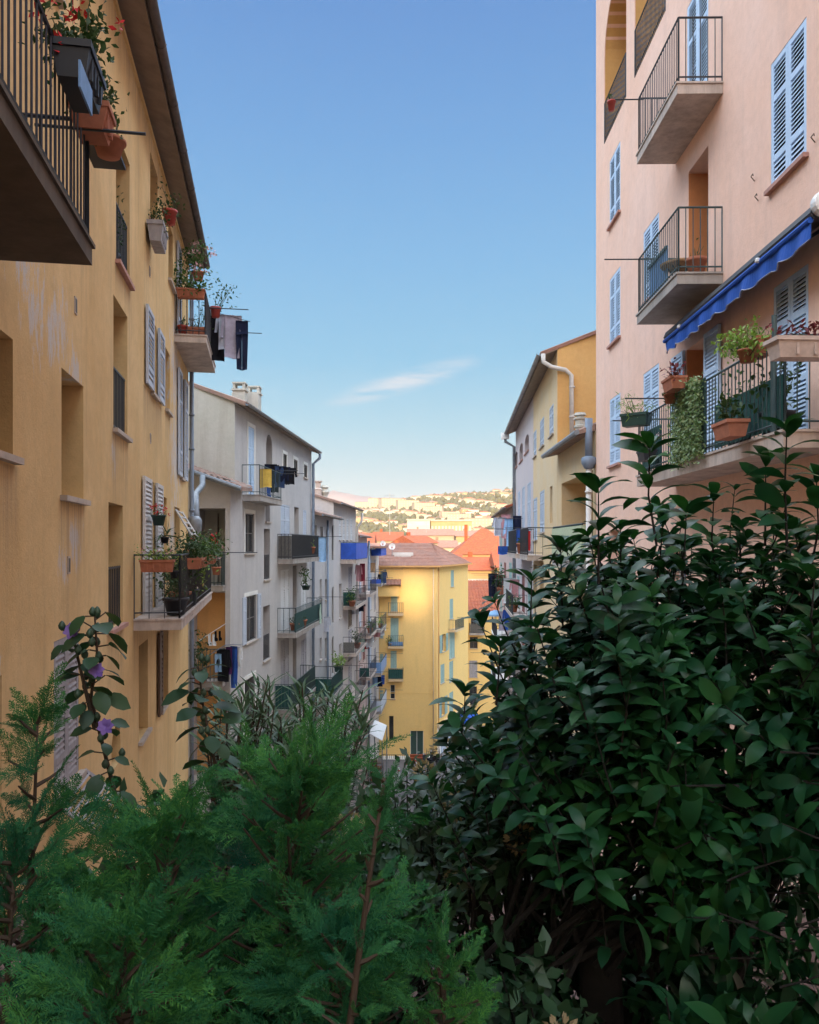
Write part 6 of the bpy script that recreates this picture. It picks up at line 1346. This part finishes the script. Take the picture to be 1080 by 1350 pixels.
def broadleaf_shrub():
    r = np.random.default_rng(4); b = thing('evergreen_shrub', 'big dark glossy leaved evergreen shrub filling the lower right', 'shrub', (.95, 3.0, -2.2))
    ells = [((1.28, 3.15, -.72), (.92, .8, .82)), ((.72, 3.0, -.80), (.55, .6, .60)), ((1.55, 2.7, -.55), (.6, .6, .6)), ((.42, 3.1, -1.02), (.36, .45, .36)), ((1.1, 2.75, -1.0), (.6, .5, .5)), ((1.0, 3.2, -.35), (.5, .5, .45))]
    lb, st = LB(), MB()
    for p, v in surf_pts(ells, 820, r, .45):
        if p[1] < 2.35: p[1] = 2.35 + r.uniform(0, .25)
        d = v / np.linalg.norm(v) * np.array([.45, .25, .35]) + np.array([0, .05, .85]) + r.normal(0, .2, 3)
        if p[2] < -1.0 and r.uniform() < .55: continue
        shoot(lb, st, p - d * .12, d, r.uniform(.16, .36), r.integers(4, 8), r.uniform(.082, .122), 1.0, r=r)
    # long leading shoots standing above the mass
    for (px, pt, pb, y, np_) in ((789, 636, 770, 2.75, 7), (862, 580, 720, 2.6, 8), (1040, 560, 720, 2.45, 8), (702, 756, 860, 2.9, 6), (1010, 600, 720, 3.0, 7), (945, 640, 760, 3.0, 7), (905, 660, 760, 2.8, 6), (1070, 615, 760, 2.7, 8), (660, 842, 930, 2.9, 5), (740, 712, 830, 3.1, 7), (612, 902, 980, 2.9, 5), (820, 690, 790, 3.2, 6), (1078, 745, 860, 2.2, 5)):
        p0, p1 = np.array(at_px(px + r.uniform(-6, 6), pb, y)), np.array(at_px(px, pt, y)); d = p1 - p0
        shoot(lb, st, p0, d, np.linalg.norm(d) - .03, np_, .13, .95, r=r, stemr=.0045)
    # low outer leaves hanging toward the viewer
    for i in range(60):
        p = np.array([r.uniform(.85, 1.35), r.uniform(2.2, 2.65), r.uniform(-1.45, -.55)]); d = np.array([r.choice((-1, 1)) * r.uniform(.5, 1), -.25, r.uniform(-.1, .5)])
        shoot(lb, st, p, d, r.uniform(.12, .26), r.integers(2, 5), r.uniform(.085, .115), 1.1, top=3, r=r)
    # a few yellowing leaves
    lb.build('leaves', M['leafdark'], b)
    for p, v in surf_pts(ells, 60, r, .2):                  # limbs
        s = np.array([.78 + .25 * r.normal(), 3.1 + .1 * r.normal(), -1.55]); st.tube([Vector(s), Vector(s * .45 + p * .55 + r.normal(0, .07, 3)), Vector(p)], [.012, .008, .004], 6, False)
    st.build('branch', M['bark'], b)
    for (x, y, rr, x2) in ((.72, 3.15, .085, .66), (.88, 3.3, .05, 1.1), (1.02, 2.9, .04, 1.3)):
        q = MB(); q.tube([(x, y, -2.25), (x + .02, y, -1.9), (x * .7 + x2 * .3 + .03, y, -1.55), (x2, y + .05, -1.2), (x2 + .05, y, -.8)], [rr * 1.25, rr, rr * .92, rr * .75, rr * .4], 10); q.build('trunk', M['bark'], b, True)
broadleaf_shrub()
# ---- conifer sprays
def frond_template(seed, nl=20, ang=46):
    r = np.random.default_rng(seed); V, F = [], []
    def rib(p0, p1, w, roll):
        p0, p1 = np.array(p0), np.array(p1); d = p1 - p0; l = np.linalg.norm(d); d = d / max(l, 1e-6)
        s = np.cross(d, [0, 0, 1.0]); s /= max(np.linalg.norm(s), 1e-6); s = s * math.cos(roll) + np.array([0, 0, 1.0]) * math.sin(roll)
        m = p0 + d * l * .45; i = len(V); V.extend([p0 - s * w * .3, p0 + s * w * .3, m - s * w * .5, m + s * w * .5, p1 - s * w * .15, p1 + s * w * .15]); F.extend([(i, i + 1, i + 3, i + 2), (i + 2, i + 3, i + 5, i + 4)])
    def ax(s): return np.array([.05 * math.sin(s * 3 + seed), s, -.22 * s * s])
    for k in range(8): rib(ax(k / 8), ax((k + 1) / 8), .018 * (1 - .6 * k / 8), .4)
    for i in range(nl):
        for sg in (-1, 1):
            s = .06 + .93 * (i + .5 * (sg > 0)) / nl; L = (.34 * (1 - s) ** .8 + .04) * r.uniform(.55, 1.15); a = math.radians(ang + r.normal(0, 5) - 12 * s); o = ax(s)
            d = np.array([sg * math.sin(a), math.cos(a), r.normal(0, .10)])
            pt = lambda q: o + d * L * q + np.array([0, .06 * L * q * q, -.35 * L * q * q])
            for k in range(2): rib(pt(k / 2), pt((k + 1) / 2), .0155 * (1 - .35 * k), r.uniform(-.6, .6))
            m = max(2, int(L / .036))
            for j in range(1, m + 1):
                q = j / (m + 1)
                for s2 in (-1, 1):
                    a2 = a + s2 * math.radians(40 + r.normal(0, 6)); l2 = (.075 * (1 - q) + .022) * r.uniform(.8, 1.2) * (.5 + .8 * min(1, L / .3)); c = pt(q)
                    rib(c, c + np.array([sg * math.sin(a2), math.cos(a2), r.normal(0, .15)]) * l2, .0135, r.uniform(-.8, .8))
    return np.array(V), np.array(F)
FRONDS = [frond_template(k, 14 + k, 40) for k in range(4)]
def conifer(label, base, apex, R, n, seed, fl=(.22, .36), bushy=1.0, low=.12, lean=0.0, topfl=True):
    r = np.random.default_rng(seed); base, apex = np.array(base, float), np.array(apex, float); b = thing('conifer_shrub', label, 'conifer', tuple(base))
    lb, st = LB(), MB(); H = apex - base; mid = base + H * .5 + r.normal(0, .03, 3)
    axis = lambda t: (base * (1 - t) ** 2 + 2 * mid * t * (1 - t) + apex * t * t)
    tr = MB(); tr.tube([Vector(axis(t)) for t in np.linspace(0, .985, 9)], [.016 * (1 - t) + .003 for t in np.linspace(0, .985, 9)], 8); tr.build('trunk', M['stembrown'], b, True)
    PP, DD, UU, SS, K = [], [], [], [], []
    for i in range(n):
        t = low + (1 - low) * ((i + .5) / n) ** .85; az = i * 2.39996 + r.normal(0, .3); rl = R * ((1 - t) ** .6 * .9 + .10) * r.uniform(.45, 1.25); el = math.radians(r.uniform(2, 34) + 22 * t)
        o = np.array([math.cos(az) * math.cos(el), math.sin(az) * math.cos(el), math.sin(el)]); p0 = axis(t); p1 = p0 + o * rl; pm = p0 + o * rl * .5 + [0, 0, -.04 * rl]
        st.tube([Vector(p0), Vector(pm), Vector(p1)], [.007, .005, .003], 4, False)
        for q in ((.25, .6, 1.0) if rl > .25 else (.4, 1.0)):
            PP.append(p0 + (p1 - p0) * (q - .12)); dd = o * 1.0 + np.array([0, 0, .12]) + r.normal(0, .38, 3); DD.append(dd); UU.append(np.array([-math.sin(az), math.cos(az), .6]) * r.choice((-1, 1)) + np.array([0, 0, .9]) + r.normal(0, .45, 3)); SS.append(r.uniform(*fl) * r.choice((.6, .85, 1.0)) * (1.0 - .3 * t)); K.append(r.integers(0, 4))
    if topfl:
        for k in range(5): PP.append(axis(.90 + .02 * k)); DD.append(H / np.linalg.norm(H) + r.normal(0, .35, 3)); UU.append(r.normal(size=3)); SS.append(fl[0] * .8); K.append(k % 4)
    PP, DD, UU, SS, K = map(np.array, (PP, DD, UU, SS, K))
    for k in range(4):
        m = K == k
        if m.any(): lb.add(*inst(FRONDS[k][0], FRONDS[k][1], frames(DD[m], UU[m]), PP[m], SS[m]))
    lb.build('foliage', M['leafthuja'], b, False); st.build('branch', M['stembrown'], b)
def ap(px, py, y): return at_px(px, py, y)
conifer('feathery conifer at the left edge with a bare brown leader and open sprays', (-1.16, 2.45, -2.2), ap(50, 945, 2.3), .26, 22, 31, low=.45, fl=(.2, .3))
conifer('bushy bright green conifer low at the left edge', (-1.2, 2.2, -2.2), ap(20, 1120, 2.1), .46, 70, 32)
conifer('broad conifer in front of the hibiscus stem on the left', (-.82, 2.4, -2.2), ap(225, 1085, 2.4), .52, 96, 33)
conifer('widest feathery conifer in the middle of the left half', (-.42, 2.6, -2.2), ap(395, 1025, 2.6), .60, 130, 34, low=.2)
conifer('slender conifer with a tall spear tip near the middle', (-.24, 1.75, -2.2), ap(508, 1020, 1.75), .10, 26, 35, fl=(.09, .15), low=.42)
conifer('dark low conifer at the bottom left corner', (-.62, 1.85, -2.2), ap(165, 1235, 1.9), .42, 100, 36)
conifer('dark low conifer at the bottom middle', (-.16, 2.3, -2.2), ap(445, 1235, 2.3), .42, 80, 37)
conifer('drooping conifer beside the dark trunks right of the middle', (.12, 2.2, -2.2), ap(575, 1240, 2.2), .28, 60, 38, fl=(.16, .26))
# ---- hibiscus stems
def hibiscus(label, pts, n, seed, flowers, ll=.088):
    r = np.random.default_rng(seed); P3 = [np.array(at_px(*p)) for p in pts]; b = thing('hibiscus', label, 'hibiscus', tuple(P3[0])); st, lb, bud = MB(), LB(), MB()
    st.tube([Vector(p) for p in P3], [.008 * (1 - .6 * i / (len(P3) - 1)) for i in range(len(P3))], 6); cum = np.linspace(0, len(P3) - 1.001, n)
    for i, c in enumerate(cum):
        k = int(c); p = P3[k] + (P3[k + 1] - P3[k]) * (c - k); az = i * 2.4 + r.normal(0, .3); s = np.array([math.cos(az), math.sin(az) * .8, r.uniform(-.1, .5)]); q = p + s * .05 * r.uniform(.5, 1.3)
        st.tube([Vector(p), Vector(q)], .0025, 4, False); d = s + np.array([0, 0, -r.uniform(.1, .8)]); lb.leaves(q[None], d[None], np.array([[0, 0, 1.0]]) + r.normal(0, .3, (1, 3)), np.array([ll * r.uniform(.6, 1.15)]), OVATE)
        if r.uniform() < .75: w = p + r.normal(0, .018, 3) + [0, 0, .02]; bud.lathe([(.003, -.014), (.011, -.006), (.013, .004), (.008, .014), (.002, .02)], 8, tuple(w))
    lb.build('leaves', M['leafhib'], b); st.build('stem', M['stembrown'], b); bud.build('flower_bud', M['leafsmall'], b, True)  # the lathed pieces are closed green buds, not open flowers
    for (px, py, y) in flowers:
        c = np.array(at_px(px, py, y)); fb = LB(); k = 7; a = np.linspace(0, 2 * math.pi, k, endpoint=False); d = np.stack([np.cos(a) * .7, -np.ones(k) * .4, np.sin(a) * .7 + .25], 1); fb.leaves(np.repeat(c[None], k, 0), d, np.repeat(np.array([[0, -1.0, .4]]), k, 0), np.full(k, .030), OVATE); fb.build('flower', M['petalviolet'], b)
hibiscus('tall hibiscus stem with a violet flower in front of the closed grey shutter', [(168, 1110, 2.9), (140, 1000, 2.9), (120, 920, 2.85), (128, 860, 2.8), (125, 812, 2.8)], 34, 51, [(95, 832, 2.8), (128, 884, 2.75), (140, 958, 2.75)])
hibiscus('side branch hibiscus leaning left with round buds', [(125, 960, 2.85), (108, 890, 2.8), (96, 838, 2.8)], 9, 52, [])
hibiscus('leafy hibiscus stem with green seed heads in front of the lower balcony', [(300, 1080, 3.2), (280, 990, 3.2), (268, 930, 3.2), (262, 880, 3.2)], 34, 53, [], .10)
# ---- oleanders
def oleander(label, base, tips, seed):
    r = np.random.default_rng(seed); b = thing('oleander', label, 'oleander', tuple(base)); base = np.array(base); lb, st = LB(), MB()
    for tp in tips:
        for rep in range(6):
            p1 = np.array(at_px(tp[0] + r.normal(0, 13), tp[1] + abs(r.normal(0, 20)) - 8, tp[2] + r.normal(0, .15))); d = p1 - base; m = base + d * .5 + np.array([0, 0, .1]) + r.normal(0, .06, 3); st.tube([Vector(base), Vector(m), Vector(p1)], [.014, .009, .004], 5, False)
            for k in range(17):
                t = .42 + .58 * (k + .5) / 17; c = (m + (p1 - m) * (2 * t - 1)) if t > .5 else base + (m - base) * 2 * t; a0 = k * 1.05 + r.uniform(0, .5); a = a0 + np.arange(3) * 2.094; el = r.uniform(.0, .7, 3) + .5 * (t > .9)
                dd = np.stack([np.cos(a) * np.cos(el), np.sin(a) * np.cos(el), np.sin(el)], 1); lb.leaves(np.repeat(c[None], 3, 0), dd, np.repeat([[0, 0, 1.0]], 3, 0) + r.normal(0, .2, (3, 3)), r.uniform(.12, .19, 3), NARROW)
    lb.build('leaves', M['leafole'], b); st.build('stem', M['stembrown'], b)
oleander('grey green oleander in front of the pale grey building, nearer the balconies with laundry', (-1.15, 5.2, -2.95), [(300, 912, 5), (335, 900, 5.1), (355, 930, 5), (275, 960, 5), (320, 960, 4.9), (372, 960, 5.1)], 61)
oleander('narrow leaved oleander in front of the cream building, right of its twin', (-.72, 5.6, -2.97), [(425, 905, 5.5), (448, 915, 5.6), (400, 940, 5.4), (470, 945, 5.5), (385, 965, 5.4), (438, 970, 5.3), (468, 1000, 5.4)], 62)
# ---- small leaved shrubs beyond the conifers
def small_shrub(label, c, rad, n, L, mat, seed, dry=0, t=LEAFS, name='leafy_shrub'):
    r = np.random.default_rng(seed); c = np.array(c); rad = np.array(rad); b = thing(name, label, 'shrub', (c[0], c[1], gz(c[1]) if c[1] > 4 else -2.2)); lb, st = LB(), MB(); root = np.array([c[0], c[1], -3.0 if c[1] > 4 else -2.2])
    tips = c + rdir(46, .3, r) * rad * r.uniform(.6, 1.05, (46, 1))
    for tp in tips: st.tube([Vector(root), Vector(root * .4 + tp * .6 + r.normal(0, .05, 3)), Vector(tp)], [.012, .007, .003], 4, False)
    k = r.integers(0, 46, n); f = r.uniform(.45, 1.05, (n, 1)); pos = (root * .35 + c * .65) + (tips[k] - (root * .35 + c * .65)) * f + r.normal(0, .07, (n, 3)); lb.leaves(pos, rdir(n, .35, r), rdir(n, 1.3, r), r.uniform(.7, 1.3, n) * L, t); lb.build('leaves', M[mat], b); st.build('branch', M['bark'], b)
    for i in range(dry):
        h = c + rdir(1, .6, r)[0] * rad * .95 + [0, -.1, 0]; q = LB(); m = 60; v = rdir(m, 0, r); q.leaves(h + v * .045, v, rdir(m, 0, r), np.full(m, .028), LEAFS); q.build('flower_head', M['dryflower'], b)
small_shrub('low grey green small leaved shrub beside the street view', (.24, 4.4, -1.55), (.42, .4, .50), 2600, .06, 'leafsmall', 71, 5)
small_shrub('dark shrub with dry brown flower heads under the evergreen shrub', (.50, 3.6, -1.22), (.34, .35, .30), 1500, .07, 'leafhib', 72, 9)
small_shrub('dark undergrowth shrub at the very bottom between the conifers and the trunks', (.28, 2.6, -1.75), (.36, .3, .36), 1600, .075, 'leafhib', 73, 2)
small_shrub('broad leaved young shrub in the bottom right corner', (1.05, 2.35, -1.62), (.55, .35, .34), 700, .12, 'leafdark', 74, 0, LEAF)
small_shrub('loose dark shrub at the back of the bed on the left', (-.95, 3.2, -1.5), (.6, .4, .5), 2200, .08, 'leafhib', 75)
small_shrub('dense dark shrub at the back of the bed near the middle', (-.25, 3.3, -1.5), (.55, .4, .42), 2200, .07, 'leafhib', 76, 3)
small_shrub('dark ground covering shrub at the foot of the big evergreen shrub', (.95, 3.5, -1.85), (.8, .35, .36), 2600, .08, 'leafdark', 78, 0, LEAF)
small_shrub('pale bush on the terrace below the pink building', (2.6, 6.2, -2.3), (.7, .6, .7), 1800, .09, 'leafsmall', 77)
# two thin dark trunks of a little tree
t = thing('young_tree', 'young tree with two thin dark trunks on the reddish paving', 'tree', (.36, 3.9, -2.25)); lb = LB()
for (x, xt) in ((.33, .40), (.47, .52)):
    q = MB(); q.tube([(x, 3.9, -2.3), (x + .03, 3.9, -1.9), (x, 3.92, -1.6), (xt, 3.9, -1.2), (xt + .05, 3.85, -.95)], [.035, .03, .028, .02, .01], 8); q.build('trunk', M['bark'], t, True)
n = 700; pos = np.array([.46, 3.85, -1.1]) + rdir(n) * RNG.uniform(.2, 1, (n, 1)) * [.3, .26, .2]; lb.leaves(pos, rdir(n, .1), rdir(n, 1.2), RNG.uniform(.05, .09, n)); lb.build('crown', M['leafdark'], t)
# spiky agave on the paving
t = thing('agave', 'spiky dark agave at the edge of the reddish paving', 'agave', tuple(at_px(705, 1290, 4.6))); c = np.array(at_px(705, 1285, 4.6)); k = 26; a = np.linspace(0, 6.283 * 3, k); el = np.linspace(.15, 1.3, k); d = np.stack([np.cos(a) * np.cos(el), np.sin(a) * np.cos(el), np.sin(el)], 1); lb = LB(); lb.leaves(np.repeat(c[None], k, 0), d, np.repeat([[0, 0, 1.0]], k, 0), np.stack([np.full(k, .38), np.full(k, .42), np.full(k, .3)], 1), NARROW); lb.build('leaves', M['leafpotd'], t)
# ================================================================== HAZE between here and the far hills
hz = MB(); hz.box(-2450, 2450, -520, 2550, -24.0, 140.0)
m_, t_, b_ = newmat('haze'); t_.nodes.remove(b_)
pv = nd(t_, 'ShaderNodeVolumePrincipled'); pv.inputs['Color'].default_value = (0.80, 0.74, 0.74, 1); pv.inputs['Density'].default_value = 0.00013; pv.inputs['Anisotropy'].default_value = 0.0
t_.links.new(pv.outputs[0], t_.nodes['Material Output'].inputs['Volume'])
hz_o = hz.build('haze', m_); hz_o['kind'] = 'stuff'; tag(hz_o, 'thin pale haze hanging over the far town and hills', 'haze')
